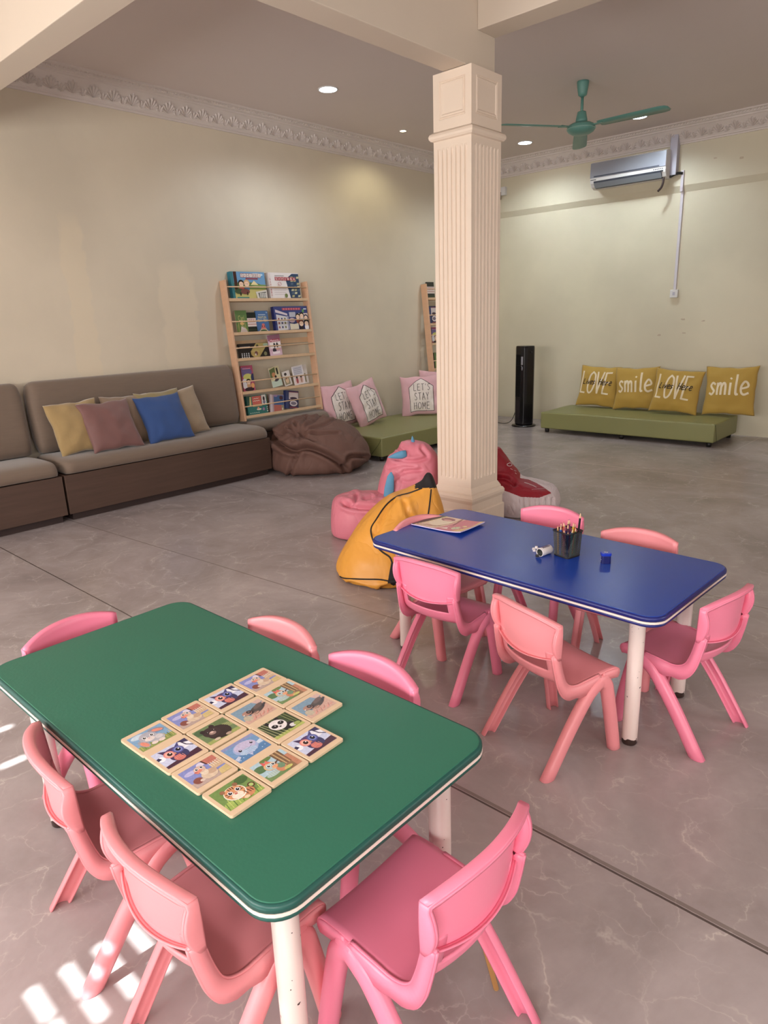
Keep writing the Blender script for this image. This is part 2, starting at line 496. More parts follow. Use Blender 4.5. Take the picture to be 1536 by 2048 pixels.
def cornice(name, fr, length, detail=True):
    """fr maps (s, d, z) -> world; s along the wall, d out of the wall"""
    bm = bmesh.new()
    loft(bm, [[fr(s, d, z) for d, z in PROF] for s in (0, length)])
    n = int(length / 0.163)
    a0 = Vector((0.030, 3.122)); a1 = Vector((0.106, 3.220)); up = (a1 - a0).normalized(); nrm = Vector((up.y, -up.x))
    def pt(s, t, o):           # t up the slope, o out of the slope
        q = a0 + up * t + nrm * o
        return fr(s, q.x, q.y)
    def petal(s0, t0, ang, L, wd, hgt):
        ring = []
        ca, sa = math.sin(ang), math.cos(ang)
        top = [bm.verts.new(pt(s0 + ca * L * f, t0 + sa * L * f, hgt * hh)) for f, hh in ((0.1, 0.5), (0.5, 0.8), (0.88, 1.0))]
        left = [bm.verts.new(pt(s0 + ca * L * f - sa * wd * ww, t0 + sa * L * f + ca * wd * ww, -0.001)) for f, ww in ((0.0, 0.2), (0.5, 0.8), (0.9, 1.0))]
        rght = [bm.verts.new(pt(s0 + ca * L * f + sa * wd * ww, t0 + sa * L * f - ca * wd * ww, -0.001)) for f, ww in ((0.0, 0.2), (0.5, 0.8), (0.9, 1.0))]
        tip = bm.verts.new(pt(s0 + ca * L * 1.08, t0 + sa * L * 1.08, -0.001))
        for i in range(2):
            bm.faces.new((left[i], left[i + 1], top[i + 1], top[i])); bm.faces.new((top[i], top[i + 1], rght[i + 1], rght[i]))
        bm.faces.new((left[2], tip, top[2])); bm.faces.new((top[2], tip, rght[2]))
    for k in range(n):
        s = 0.09 + k * 0.163
        for a in (-1.15, -0.75, -0.38, 0, 0.38, 0.75, 1.15):
            petal(s, 0.012, a, 0.092 - 0.018 * abs(a), 0.0115, 0.016)
        for a in (-0.5, 0, 0.5):
            petal(s + 0.0815, 0.004, a, 0.060, 0.010, 0.013)
        petal(s + 0.045, 0.05, 2.6, 0.045, 0.008, 0.012); petal(s - 0.045, 0.05, -2.6, 0.045, 0.008, 0.012)
    if detail:
        s = 0.03
        while s < length - 0.03:
            p0, p1 = fr(s, 0.121, 3.243), fr(s + 0.012, 0.150, 3.2655)
            q = [fr(s, 0.118, 3.240), fr(s + 0.014, 0.118, 3.240), fr(s + 0.014, 0.150, 3.256), fr(s, 0.150, 3.256)]
            r_ = [fr(s, 0.118, 3.262), fr(s + 0.014, 0.118, 3.262), fr(s + 0.014, 0.150, 3.268), fr(s, 0.150, 3.268)]
            loft(bm, [q, r_]); s += 0.032
    struct(name, bm, M_plaster)


cornice('trim_1', lambda s, d, z: Vector((XL + d, 1.2 + s, z)), YB - 0.035 - 1.2)
cornice('trim_2', lambda s, d, z: Vector((XL + s, YB - 0.035 - d, z)), 6.2)

# downstand beams
CX1, CY0 = -2.44, 3.45                       # near corner of the column shaft
CX0, CY1 = CX1 - 0.266, CY0 + 0.300
BX1, BX0 = -2.475, -2.635
bm = bmesh.new(); box(bm, BX0, BX1, 1.785, 3.73, 2.715, ZC); bevel(struct('trim_3', bm, M_beam), 0.004)
bm = bmesh.new(); box(bm, BX1, XR, 3.555, 3.73, 2.90, ZC); bevel(struct('trim_4', bm, M_beam), 0.004)
bm = bmesh.new(); box(bm, XL, XR, 1.625, 1.785, 2.715, ZC); bevel(struct('trim_5', bm, M_beam), 0.004)

# ================================================================== COLUMN
col = thing('column', 'square fluted cream column with a moulded base standing between the two halves of the room', 'column', ((CX0 + CX1) / 2, (CY0 + CY1) / 2, 0))
hx, hy = (CX1 - CX0) / 2, (CY1 - CY0) / 2


def sq(o, z): return [Vector((sx * (hx + o), sy * (hy + o), z)) for sx, sy in ((-1, -1), (1, -1), (1, 1), (-1, 1))]


# base: plinth, fillet, torus, cove
bm = bmesh.new()
loft(bm, [sq(o, z) for o, z in ((0.035, 0), (0.035, 0.175), (0.030, 0.183), (0.026, 0.185), (0.026, 0.235), (0.030, 0.243), (0.036, 0.258), (0.036, 0.275), (0.028, 0.290), (0.018, 0.294), (0.018, 0.302), (0.010, 0.318), (0.0, 0.335), (-0.01, 0.34))])
obj('base', bm, M_column, col)
# shaft: fluted faces
Z0f, Z1f = 0.385, 2.33
bm = bmesh.new()


def flute_face(origin, ax, wn, nrm):
    """one face of the shaft: ax = along-face unit, wn = face width, nrm = outward"""
    def P(a, z, d): return origin + ax * a + Vector((0, 0, z)) - nrm * d
    nfl = 7; marg = 0.022; pitch_ = (wn - 2 * marg) / nfl; fw = pitch_ * 0.62
    prof = [(0.0, 0.0)]
    for i in range(nfl):
        c = marg + pitch_ * (i + 0.5)
        for t in (-1, -0.72, -0.3, 0.3, 0.72, 1):
            prof.append((c + t * fw / 2, 0.011 * (1 - t * t) ** 0.5))
    prof.append((wn, 0.0))
    zs = [(0.30, 0), (Z0f, 0), (Z0f + 0.012, 0.75), (Z0f + 0.035, 1), (Z1f - 0.035, 1), (Z1f - 0.012, 0.75), (Z1f, 0), (2.375, 0)]
    rows = [[bm.verts.new(P(a, z, d * k)) for a, d in prof] for z, k in zs]
    for r0, r1 in zip(rows, rows[1:]):
        for i in range(len(prof) - 1): bm.faces.new((r0[i], r0[i + 1], r1[i + 1], r1[i]))


flute_face(Vector((-hx, -hy, 0)), Vector((1, 0, 0)), 2 * hx, Vector((0, -1, 0)))
flute_face(Vector((hx, -hy, 0)), Vector((0, 1, 0)), 2 * hy, Vector((1, 0, 0)))
flute_face(Vector((hx, hy, 0)), Vector((-1, 0, 0)), 2 * hx, Vector((0, 1, 0)))
flute_face(Vector((-hx, hy, 0)), Vector((0, -1, 0)), 2 * hy, Vector((-1, 0, 0)))
obj('shaft', bm, M_column, col)
bm = bmesh.new()
loft(bm, [sq(o, z) for o, z in ((0.0, 2.368), (0.012, 2.372), (0.020, 2.382), (0.022, 2.394), (0.018, 2.406), (0.008, 2.414), (0.0, 2.418), (-0.004, 2.42))])
obj('neck_moulding', bm, M_column, col)
# capital block with a recessed panel on each face
bm = bmesh.new()
box(bm, -hx + 0.004, hx - 0.004, -hy + 0.004, hy - 0.004, 2.41, 2.713)
def panel(origin, ax, wn, nrm):
    def P(a, z, d): return origin + ax * a + Vector((0, 0, z)) + nrm * d
    lp = [(0.0, 0.0), (0.055, 0.0), (0.060, -0.003), (0.064, 0.002), (0.070, -0.002), (0.076, 0.002), (0.084, -0.0035)]
    rings = []
    for ins, d in lp:
        rings.append([P(ins * 0.75, 2.42 + ins, d + 0.0), P(wn - ins * 0.75, 2.42 + ins, d), P(wn - ins * 0.75, 2.712 - ins * 0.75, d), P(ins * 0.75, 2.712 - ins * 0.75, d)])
    loft(bm, rings, caps=False)
    bm.faces.new([bm.verts.new(p) for p in rings[-1]])
panel(Vector((-hx, -hy, 0)), Vector((1, 0, 0)), 2 * hx, Vector((0, -1, 0)))
panel(Vector((hx, -hy, 0)), Vector((0, 1, 0)), 2 * hy, Vector((1, 0, 0)))
panel(Vector((hx, hy, 0)), Vector((-1, 0, 0)), 2 * hx, Vector((0, 1, 0)))
panel(Vector((-hx, hy, 0)), Vector((0, -1, 0)), 2 * hy, Vector((-1, 0, 0)))
obj('capital', bm, M_column, col)

# ================================================================== CHAIRS
M_pink = mat('bubblegum_pink_plastic', (238, 132, 160), 0.34, 0.03, 4, 0.02, 90)
M_salmon = mat('salmon_pink_plastic', (232, 144, 150), 0.36, 0.03, 4, 0.02, 90)

SEAT = [(0.096, 0.262), (0.105, 0.279), (0.097, 0.294), (0.06, 0.298), (0.0, 0.294), (-0.05, 0.290), (-0.085, 0.288), (-0.112, 0.296), (-0.130, 0.312), (-0.140, 0.338), (-0.147, 0.365), (-0.152, 0.390), (-0.155, 0.412)]


def make_chair(label, m):
    t = thing('toddler_chair', label, 'chair')
    # --- seat shell
    prof = cr([Vector((0, y, z)) for y, z in SEAT], 4)
    NX = 20; bm = bmesh.new(); grid = []
    for p in prof:
        hw = 0.142 if p.y > -0.1 else 0.142 - 0.006 * min(1, (p.z - 0.30) / 0.1)
        k = max(0.0, min(1.0, (-p.y - 0.05) / 0.09)); k = k * k * (3 - 2 * k)
        row = []
        for i in range(NX + 1):
            u = -1 + 2 * i / NX
            dish = -0.007 * (1 - u * u) * (1 - k) if p.z > 0.28 else 0
            row.append(bm.verts.new((u * hw, p.y - 0.034 * (1 - u * u) * k, p.z + dish)))
        grid.append(row)
    for a in range(len(grid) - 1):
        za, zb = prof[a].z, prof[a + 1].z
        for i in range(NX):
            um = abs(-1 + 2 * (i + 0.5) / NX)
            if 0.342 < (za + zb) / 2 and prof[a].y < -0.14 and um < 0.66: continue
            bm.faces.new((grid[a][i], grid[a][i + 1], grid[a + 1][i + 1], grid[a + 1][i]))
    # --- side skirts that turn up into the back posts
    up = [p for p in prof if p.y < 0.03]
    low = cr([Vector((0, y, z)) for y, z in ((0.030, 0.272), (0.000, 0.258), (-0.035, 0.246), (-0.060, 0.243), (-0.085, 0.250), (-0.112, 0.250), (-0.140, 0.268), (-0.160, 0.305), (-0.170, 0.345), (-0.178, 0.385), (-0.182, 0.412))], 6)
    def resample(pl, n):
        L = [0]
        for a, b in zip(pl, pl[1:]): L.append(L[-1] + (b - a).length)
        out = []
        for k in range(n):
            d = L[-1] * k / (n - 1); j = 0
            while j < len(L) - 2 and L[j + 1] < d: j += 1
            f = (d - L[j]) / max(1e-9, L[j + 1] - L[j]); out.append(pl[j].lerp(pl[j + 1], min(1, f)))
        return out
    U, Lw = resample(up, 26), resample(low, 26)
    for sx in (-1, 1):
        x = 0.141 * sx
        def row(pts, xx, zo=0): return [bm.verts.new((xx - sx * 0.006 * max(0, min(1, (q.z - 0.30) / 0.1)), q.y, q.z + zo)) for q in pts]
        A = row(U, x - sx * 0.004, 0.001); B = row(U, x + sx * 0.003, 0.001); C = row(Lw, x + sx * 0.003); D = row(Lw, x - sx * 0.004)
        for P_, Q_ in ((A, B), (B, C), (C, D), (D, A)):
            for i in range(25): bm.faces.new((P_[i], P_[i + 1], Q_[i + 1], Q_[i]))
        bm.faces.new((A[0], B[0], C[0], D[0])); bm.faces.new((A[-1], B[-1], C[-1], D[-1]))
    U2 = resample([q for q in prof if q.y >= 0.03 and q.z > 0.27][::-1] + [], 12)
    L2 = resample([Vector((0, 0.03, 0.272)), Vector((0, 0.06, 0.268)), Vector((0, 0.097, 0.264))], 12)
    for sx in (-1, 1):
        A = [bm.verts.new((sx * 0.1425, q.y, q.z)) for q in U2]; B = [bm.verts.new((sx * 0.1425, q.y, q.z)) for q in L2]
        for i in range(11): bm.faces.new((A[i], A[i + 1], B[i + 1], B[i]))
    o = obj('seat', bm, m, t, True)
    es = o.modifiers.new('edges', 'EDGE_SPLIT'); es.split_angle = math.radians(42)
    sd = o.modifiers.new('thickness', 'SOLIDIFY'); sd.thickness = 0.006; sd.offset = 0
    # --- backrest
    bm = bmesh.new(); NV = 10; G = []
    for j in range(NV + 1):
        v = j / NV; row = []
        for i in range(NX + 1):
            u = -1 + 2 * i / NX
            hw = 0.138 + 0.010 * math.sin(min(1, v * 1.15) * PI / 2)
            zb = 0.398 - 0.016 * (1 - u * u); zt = 0.512 + 0.024 * (1 - abs(u) ** 2.4)
            row.append(Vector((u * hw, -0.152 - 0.008 * v - 0.034 * (1 - u * u), zb + (zt - zb) * v)))
        G.append(row)
    VG = [[bm.verts.new(p) for p in r] for r in G]
    for j in range(NV):
        for i in range(NX): bm.faces.new((VG[j][i], VG[j][i + 1], VG[j + 1][i + 1], VG[j + 1][i]))
    loop = [(0, i) for i in range(NX + 1)] + [(j, NX) for j in range(1, NV + 1)] + [(NV, i) for i in range(NX - 1, -1, -1)] + [(j, 0) for j in range(NV - 1, 0, -1)]
    prev = [VG[j][i] for j, i in loop]
    def depth(j, i):
        v = j / NV
        if j == 0: return 0.012
        if j == NV: return 0.021
        return 0.012 + 0.021 * math.sin(PI * min(1, max(0, v))) ** 0.8
    for f, outw in ((0.12, 0.0025), (0.88, 0.0025), (1.0, 0.0)):
        ring = []
        for j, i in loop:
            p = G[j][i]; d = depth(j, i)
            dirx = (-1 if i == 0 else 1 if i == NX else 0); dirz = (-1 if j == 0 else 1 if j == NV else 0)
            ring.append(bm.verts.new((p.x + dirx * outw, p.y - d * f, p.z + dirz * outw)))
        n = len(ring)
        for k in range(n): bm.faces.new((prev[k], prev[(k + 1) % n], ring[(k + 1) % n], ring[k]))
        prev = ring
    # inner return of the rim
    ring = []
    for (j, i), vv in zip(loop, prev):
        dirx = (-1 if i == 0 else 1 if i == NX else 0); dirz = (-1 if j == 0 else 1 if j == NV else 0)
        ring.append(bm.verts.new((vv.co.x - dirx * 0.007, vv.co.y + 0.001, vv.co.z - (dirz * 0.007 if dirz > 0 else -0.003 if dirz else 0))))
    n = len(ring)
    keep = [not (loop[k][0] == 0 and loop[(k + 1) % n][0] == 0) for k in range(n)]
    for k in range(n):
        if keep[k]: bm.faces.new((prev[k], prev[(k + 1) % n], ring[(k + 1) % n], ring[k]))
    ring2 = []
    for (j, i), vv in zip(loop, ring):
        ring2.append(bm.verts.new((vv.co.x - (0.006 if i == NX else -0.006 if i == 0 else 0), G[j][i].y - 0.005, vv.co.z - (0.006 if j == NV else -0.022 if j == 0 else 0))))
    for k in range(n):
        if keep[k]: bm.faces.new((ring[k], ring[(k + 1) % n], ring2[(k + 1) % n], ring2[k]))
    bmesh.ops.delete(bm, geom=[v for v in bm.verts if not v.link_faces], context='VERTS')
    o = obj('backrest', bm, m, t, True)
    es = o.modifiers.new('edges', 'EDGE_SPLIT'); es.split_angle = math.radians(48)
    sd = o.modifiers.new('thickness', 'SOLIDIFY'); sd.thickness = 0.004; sd.offset = 0
    # --- four legs, half-pipe section open to the inside
    CS = [(-1, 1), (-1.02, 0.45), (-0.86, 0.14), (-0.5, -0.05), (0, -0.12), (0.5, -0.05), (0.86, 0.14), (1.02, 0.45), (1, 1), (0.74, 1), (0.70, 0.55), (0.4, 0.34), (0, 0.28), (-0.4, 0.34), (-0.70, 0.55), (-0.74, 1)]
    rear = [(0.147, 0.052, 0.266), (0.151, 0.028, 0.268), (0.153, -0.003, 0.254), (0.153, -0.034, 0.226), (0.157, -0.103, 0.139), (0.162, -0.197, 0.0)]
    front = [(0.147, 0.002, 0.266), (0.151, 0.026, 0.268), (0.153, 0.050, 0.252), (0.153, 0.062, 0.214), (0.156, 0.082, 0.11), (0.159, 0.101, 0.0)]
    for sx in (-1, 1):
        for pts in (front, rear):
            pl = cr([Vector((sx * x, y, z)) for x, y, z in pts], 5); rings = []
            for k, p in enumerate(pl):
                tan = (pl[min(k + 1, len(pl) - 1)] - pl[max(k - 1, 0)]); tan.x = 0; tan.normalize()
                wdir = Vector((0, -tan.z, tan.y))          # across, in the side plane
                hw = 0.0235 - 0.003 * k / len(pl)
                blend = max(0.0, min(1.0, (0.05 - p.z) / 0.05))
                if k == len(pl) - 1:
                    s_ = 1 / max(0.3, abs(tan.z)); wdir = Vector((0, 1 if wdir.y > 0 else -1, 0)); hw *= s_
                rings.append([p + wdir * (cw * hw) + Vector((-sx * cd * 0.026, 0, 0)) for cw, cd in CS])
            bm = bmesh.new(); loft(bm, rings)
            for v in bm.verts: v.co.z = max(v.co.z, 0.0)
            bevel(obj('leg', bm, m, t, True), 0.0015, 1, 50)
    return t


CHAIRS = [   # x, y of the top of the back, heading (deg, local +x), material, label
    (-1.498, 1.833, 0.2, 'p', 'bubblegum pink child chair on near side of blue table, beside yellow bean bag'),
    (-1.004, 1.716, -17.6, 's', 'salmon pink child chair turned aslant on the near side of the blue table'),
    (-0.560, 2.190, 80.0, 'p', 'pink child chair at the right end of the blue table, behind its near leg'),
    (-1.462, 2.700, 183.0, 'p', 'pink child chair on the far side of the blue table, behind the pencil holder'),
    (-1.016, 2.600, 184.3, 's', 'salmon child chair on the far side of the blue table, right of the pencil holder'),
    (-1.850, 2.226, -97.0, 's', 'salmon child chair at the left end of the blue table, beside the magazine'),
    (-1.419, 0.435, -10.2, 's', 'salmon child chair on the near side of the green table, the farther left one'),
    (-0.986, 0.421, -0.8, 's', 'salmon child chair on near side of green table, feet near the sun patches'),
    (-0.553, 0.803, 90.2, 'p', 'bubblegum pink child chair at the right end of the green table, over the wooden stick'),
    (-2.006, 0.737, -81.6, 'p', 'pink child chair at the far left end of the green table'),
    (-1.485, 1.128, 179.0, 's', 'pale salmon child chair on the far side of the green table, the farther left one'),
    (-1.119, 1.132, 180.7, 'p', 'bright pink child chair on the far side of the green table, beside the animal tiles'),
]
protos = {}
for x, y, a, k, lab in CHAIRS:
    a = math.radians(a)
    f = Vector((-math.sin(a), math.cos(a), 0))           # forward of the chair
    loc = Vector((x, y, 0)) + f * 0.168
    if k not in protos:
        protos[k] = make_chair(lab, M_pink if k == 'p' else M_salmon)
        protos[k].location = loc; protos[k].rotation_euler = (0, 0, a); protos[k]['group'] = 'child chairs around the two tables'
    else:
        dup(protos[k], lab, loc, a, 'child chairs around the two tables')

# ================================================================== TABLES
M_green = mat('green_laminate', (42, 108, 86), 0.42, 0.05, 3, 0.04, 120)
M_greenedge = mat('green_vinyl_edge', (22, 80, 72), 0.4)
M_blue = mat('blue_laminate', (28, 64, 158), 0.26, 0.05, 3, 0.04, 120)
M_blueedge = mat('blue_vinyl_edge', (24, 32, 104), 0.3)
M_strip = mat('white_edge_strip', (232, 216, 206), 0.4)


def leg_material():
    m = bpy.data.materials.new('chipped_white_leg_paint'); m.use_nodes = True; nt = NT(m); b = nt.n['Principled BSDF']
    tc = nt.new('ShaderNodeTexCoord'); sep = nt.new('ShaderNodeSeparateXYZ'); nt.link(tc.outputs['Object'], sep.inputs[0])
    n = nt.new('ShaderNodeTexNoise', Scale=26.0, Detail=3.0); nt.link(tc.outputs['Object'], n.inputs[0])
    edge = math_n(nt, 'MULTIPLY_ADD', n.outputs[0], 0.09, -0.022)
    k = math_n(nt, 'LESS_THAN', sep.outputs[2], edge)
    n2 = nt.new('ShaderNodeTexNoise', Scale=85.0, Detail=2.0); nt.link(tc.outputs['Object'], n2.inputs[0])
    k2 = math_n(nt, 'GREATER_THAN', n2.outputs[0], 0.715)
    kk = math_n(nt, 'MAXIMUM', k, k2)
    c = mix_rgb(nt, kk, lin((226, 206, 200)), lin((58, 40, 36)))
    nt.link(c, b.inputs['Base Color']); b.inputs['Roughness'].default_value = 0.4
    return m


M_leg = leg_material()


def table(label, cx, cy, rz, mt, me_, L=1.22, Wd=0.61, H=0.515, ins=0.085, name='activity_table'):
    t = thing(name, label, 'table', (cx, cy, 0), rz)
    x, y = L / 2, Wd / 2
    def R(i, z): return rrect(-x + i, x - i, -y + i, y - i, 0.062 - i, z, 8)
    bm = bmesh.new(); loft(bm, [R(0.012, H - 0.012), R(0.006, H - 0.0018), R(0.0085, H)]); obj('tabletop', bm, mt, t)
    bm = bmesh.new()
    loft(bm, [R(0.004, H - 0.0345), R(0.0005, H - 0.032), R(0.0, H - 0.024), R(0.003, H - 0.0235), R(0.003, H - 0.0160), R(0.0, H - 0.0155), R(0.0, H - 0.006), R(0.003, H - 0.0015), R(0.0075, H - 0.0012), R(0.010, H - 0.004)], caps=False)
    bm.faces.new([bm.verts.new(p) for p in R(0.004, H - 0.0345)])
    obj('edge_band', bm, me_, t, True)
    bm = bmesh.new(); loft(bm, [R(0.0035, H - 0.0236), R(-0.0006, H - 0.0232), R(-0.0006, H - 0.0164), R(0.0035, H - 0.0160)], caps=False); obj('edge_strip', bm, M_strip, t, label='white strip running round the edge')
    for sx in (-1, 1):
        for sy in (-1, 1):
            bm = bmesh.new(); lathe(bm, [(0.022, 0), (0.0245, 0.004), (0.025, 0.02), (0.025, H - 0.033)], n=28)
            o = obj('leg', bm, M_leg, t, True); o.location = (sx * (x - ins), sy * (y - ins), 0)
    return t


table('low green topped activity table covered with animal picture tiles', -1.331, 0.783, 0.0, M_green, M_greenedge, 1.243, 0.612)
BT = (-1.262, 2.207, math.radians(-2.4))
table('low blue topped activity table with a pencil holder and magazine on it', BT[0], BT[1], BT[2], M_blue, M_blueedge, 1.24, 0.61, ins=0.108)
TH = 0.5152

# ================================================================== SOFA along the left wall
M_fab = mat('taupe_woven_upholstery', (114, 97, 83), 0.8, 0.10, 30, 0.25, 260, stretch=(1, 0.25, 3), sheen=0.3, bdist=0.003)
M_wood = mat('dark_walnut_laminate', (80, 60, 50), 0.5, 0.28, 5, 0.05, 60, stretch=(1, 0.6, 9))
M_toe = mat('dark_plinth', (52, 38, 36), 0.6, 0.05)


def rounded_slab(bm, x0, x1, y0, y1, z0, z1, r=0.03, seg=3, M=None):
    vs = set()
    for f in box(bm, x0, x1, y0, y1, z0, z1):
        vs |= set(f.verts)
    ed = {e for v in vs for e in v.link_edges}
    res = bmesh.ops.bevel(bm, geom=list(ed), offset=r, segments=seg, affect='EDGES', profile=0.5)


def sofa(name, label, y0, y1, back=True, xf=-5.10):
    t = thing(name, label, 'sofa', (-5.38, (y0 + y1) / 2, 0)); L = (y1 - y0) / 2; ox = -5.38
    bm = bmesh.new(); box(bm, XL - ox + 0.01, xf - ox, -L, L, 0.055, 0.352); bevel(obj('base_panel', bm, M_wood, t), 0.002)
    bm = bmesh.new(); box(bm, XL - ox + 0.02, xf - ox - 0.035, -L + 0.03, L - 0.03, 0.0, 0.055); obj('plinth', bm, M_toe, t)
    bm = bmesh.new()
    nx, ny = 14, 40; prof = []
    # seat cushion profile: rounded nose at the front, slightly domed top
    pr = [(XL - ox + 0.02, 0.353), (xf - ox - 0.02, 0.353), (xf - ox + 0.008, 0.358), (xf - ox + 0.022, 0.385), (xf - ox + 0.018, 0.42), (xf - ox - 0.01, 0.452), (xf - ox - 0.06, 0.466), (xf - ox - 0.16, 0.474), (XL - ox + 0.12, 0.462), (XL - ox + 0.02, 0.455)]
    rings = []
    for k in range(ny + 1):
        y = -L + 0.004 + (2 * L - 0.008) * k / ny
        e = min(y + L, L - y) ; sh = 1 - 0.5 * max(0, 1 - e / 0.05) ** 2
        rings.append([Vector((px - (0.03 * (1 - sh) * 2 if i in (2, 3, 4, 5) else 0), y, 0.353 + (pz - 0.353) * (0.55 + 0.45 * sh) + 0.003 * noise.noise(Vector((px * 4, y * 3, 1))))) for i, (px, pz) in enumerate(pr)])
    loft(bm, rings); o = obj('seat_cushion', bm, M_fab, t, True); sb = o.modifiers.new('sub', 'SUBSURF'); sb.levels = sb.render_levels = 1
    if back:
        bm = bmesh.new()
        pb = [(-0.30, 0.44), (-0.105, 0.45), (-0.112, 0.60), (-0.150, 0.90), (-0.168, 0.985), (-0.195, 1.018), (-0.235, 1.025), (-0.28, 1.015), (-0.30, 0.99)]
        rings = []
        for k in range(ny + 1):
            y = -L + 0.004 + (2 * L - 0.008) * k / ny
            e = min(y + L, L - y); q = max(0, 1 - e / 0.06)
            rings.append([Vector((px - (0.05 * q ** 2.2 if px > -0.2 else 0), y, pz - (0.05 * q ** 2.5 if pz > 0.95 else 0))) for px, pz in pb])
        loft(bm, rings); o = obj('backrest', bm, M_fab, t, True); sb = o.modifiers.new('sub', 'SUBSURF'); sb.levels = sb.render_levels = 1
    return t


sofa('bench_sofa', 'long brown upholstered bench sofa with scatter cushions on it', 2.012, 3.945)
sofa('bench_sofa', 'brown bench sofa cut off by the left edge of the photo', 0.35, 1.995)
sofa('low_bench', 'low backless end of the brown bench, under the book rack', 3.955, 5.02, False, -5.40)['category'] = 'bench'

# ================================================================== CUSHIONS
M_dec = print_mat('fabric_print', 0.85, 0.05)


def frame(loc, yaw_deg, lean_deg, roll_deg=0.0):
    """local x right, y up, z front; yaw = direction (deg) the front faces, lean tips the top back"""
    a = math.radians(yaw_deg); n = Vector((math.cos(a), math.sin(a), 0)); up = Vector((0, 0, 1)); x = up.cross(n)
    R = Matrix((x, up, n)).transposed()
    R = R @ Matrix.Rotation(-math.radians(lean_deg), 3, 'X') @ Matrix.Rotation(math.radians(roll_deg), 3, 'Z')
    return Matrix.Translation(loc) @ R.to_4x4()


class Cushion:
    def __init__(s, w, h, t, seed, wr=0.006):
        s.w, s.h, s.t, s.seed, s.wr = w, h, t, seed, wr
    def surf(s, u, v, side=1):
        cu, cv = 1 - u * u, 1 - v * v
        x = s.w / 2 * u * (1 - 0.075 * cv * abs(u) ** 1.5); y = s.h / 2 * v * (1 - 0.075 * cu * abs(v) ** 1.5)
        b = max(0.0, cu * cv)
        z = s.t / 2 * (b ** 0.42)
        wv = noise.noise(Vector((u * 2.6 + s.seed * 3.1, v * 2.6, side * 4.0 + s.seed))) * s.wr * 2.2
        cr_ = abs(noise.noise(Vector((u * 5 + s.seed, v * 1.7 - s.seed, side)))) * s.wr * 2 * (1 - b ** 0.5)
        x += noise.noise(Vector((v * 2.2, s.seed * 1.7, 3))) * 0.012 * abs(u); y += noise.noise(Vector((u * 2.2, s.seed * 1.3, 9))) * 0.012 * abs(v)
        return Vector((x, y, side * max(0.0, z + (wv - cr_) * min(1, b * 3))))
    def build(s, name, label, m, M, group, cat='cushion'):
        bm = bmesh.new(); N = 24; g = {}
        def mp(k): 
            q = -1 + 2 * k / N
            return math.sin(q * PI / 2) * 0.6 + q * 0.4
        for side in (1, -1):
            for i in range(N + 1):
                for j in range(N + 1):
                    if side == -1 and (i in (0, N) or j in (0, N)): g[(side, i, j)] = g[(1, i, j)]; continue
                    g[(side, i, j)] = bm.verts.new(s.surf(mp(i), mp(j), side))
            for i in range(N):
                for j in range(N):
                    q = [g[(side, i, j)], g[(side, i + 1, j)], g[(side, i + 1, j + 1)], g[(side, i, j + 1)]]
                    bm.faces.new(q if side == 1 else q[::-1])
        o = obj(name, bm, m, None, True); o.matrix_world = M
        tag(o, label, cat, group)
        return o
    def warp(s):
        def f(x, y, off):           # x,y in metres in the cushion plane
            p = s.surf(max(-1, min(1, x / (s.w / 2))), max(-1, min(1, y / (s.h / 2))))
            return p + Vector((0, 0, off))
        return f


# strokes for hand-drawn lettering, unit boxes
STR = {
 'L': [[(0.1, 1), (0.05, 0.02), (0.75, 0.0)]], 'O': [[(0.5, 1), (0.15, 0.8), (0.02, 0.45), (0.15, 0.1), (0.45, 0), (0.8, 0.15), (0.95, 0.5), (0.85, 0.85), (0.5, 1)]],
 'V': [[(0.02, 1), (0.42, 0), (0.9, 1.02)]], 'E': [[(0.85, 1), (0.12, 1), (0.05, 0.02), (0.85, 0)], [(0.1, 0.52), (0.7, 0.54)]],
 's': [[(0.75, 0.55), (0.4, 0.62), (0.12, 0.48), (0.4, 0.32), (0.7, 0.18), (0.4, 0.0), (0.05, 0.06)]],
 'm': [[(0.05, 0.6), (0.08, 0)], [(0.07, 0.4), (0.25, 0.6), (0.42, 0.5), (0.44, 0)], [(0.44, 0.4), (0.62, 0.6), (0.8, 0.5), (0.84, 0)]],
 'i': [[(0.4, 0.6), (0.42, 0)], [(0.36, 0.86), (0.44, 0.88)]], 'l': [[(0.4, 1.1), (0.35, 0.25), (0.45, 0.02), (0.7, 0.02)]],
 'e': [[(0.1, 0.3), (0.8, 0.42), (0.7, 0.62), (0.4, 0.68), (0.1, 0.42), (0.15, 0.12), (0.45, 0), (0.9, 0.08)]],
 'T': [[(0.05, 1), (0.95, 1.02)], [(0.5, 1), (0.48, 0)]], 'S': [[(0.8, 0.9), (0.5, 1), (0.2, 0.85), (0.3, 0.6), (0.65, 0.42), (0.75, 0.18), (0.45, 0), (0.1, 0.1)]],
 "'": [[(0.5, 1.02), (0.35, 0.8)]], 'A': [[(0.02, 0), (0.45, 1), (0.9, 0)], [(0.2, 0.35), (0.75, 0.36)]], 'Y': [[(0.05, 1), (0.48, 0.5), (0.9, 1)], [(0.48, 0.5), (0.45, 0)]],
 'H': [[(0.1, 1), (0.12, 0)], [(0.85, 1), (0.83, 0)], [(0.1, 0.5), (0.85, 0.53)]], 'M': [[(0.05, 0), (0.12, 1), (0.48, 0.35), (0.85, 1), (0.92, 0)]],
 'v': [[(0.05, 0.6), (0.4, 0), (0.8, 0.62)]], 'r': [[(0.2, 0.6), (0.15, 0)], [(0.17, 0.35), (0.45, 0.6), (0.7, 0.52)]]}


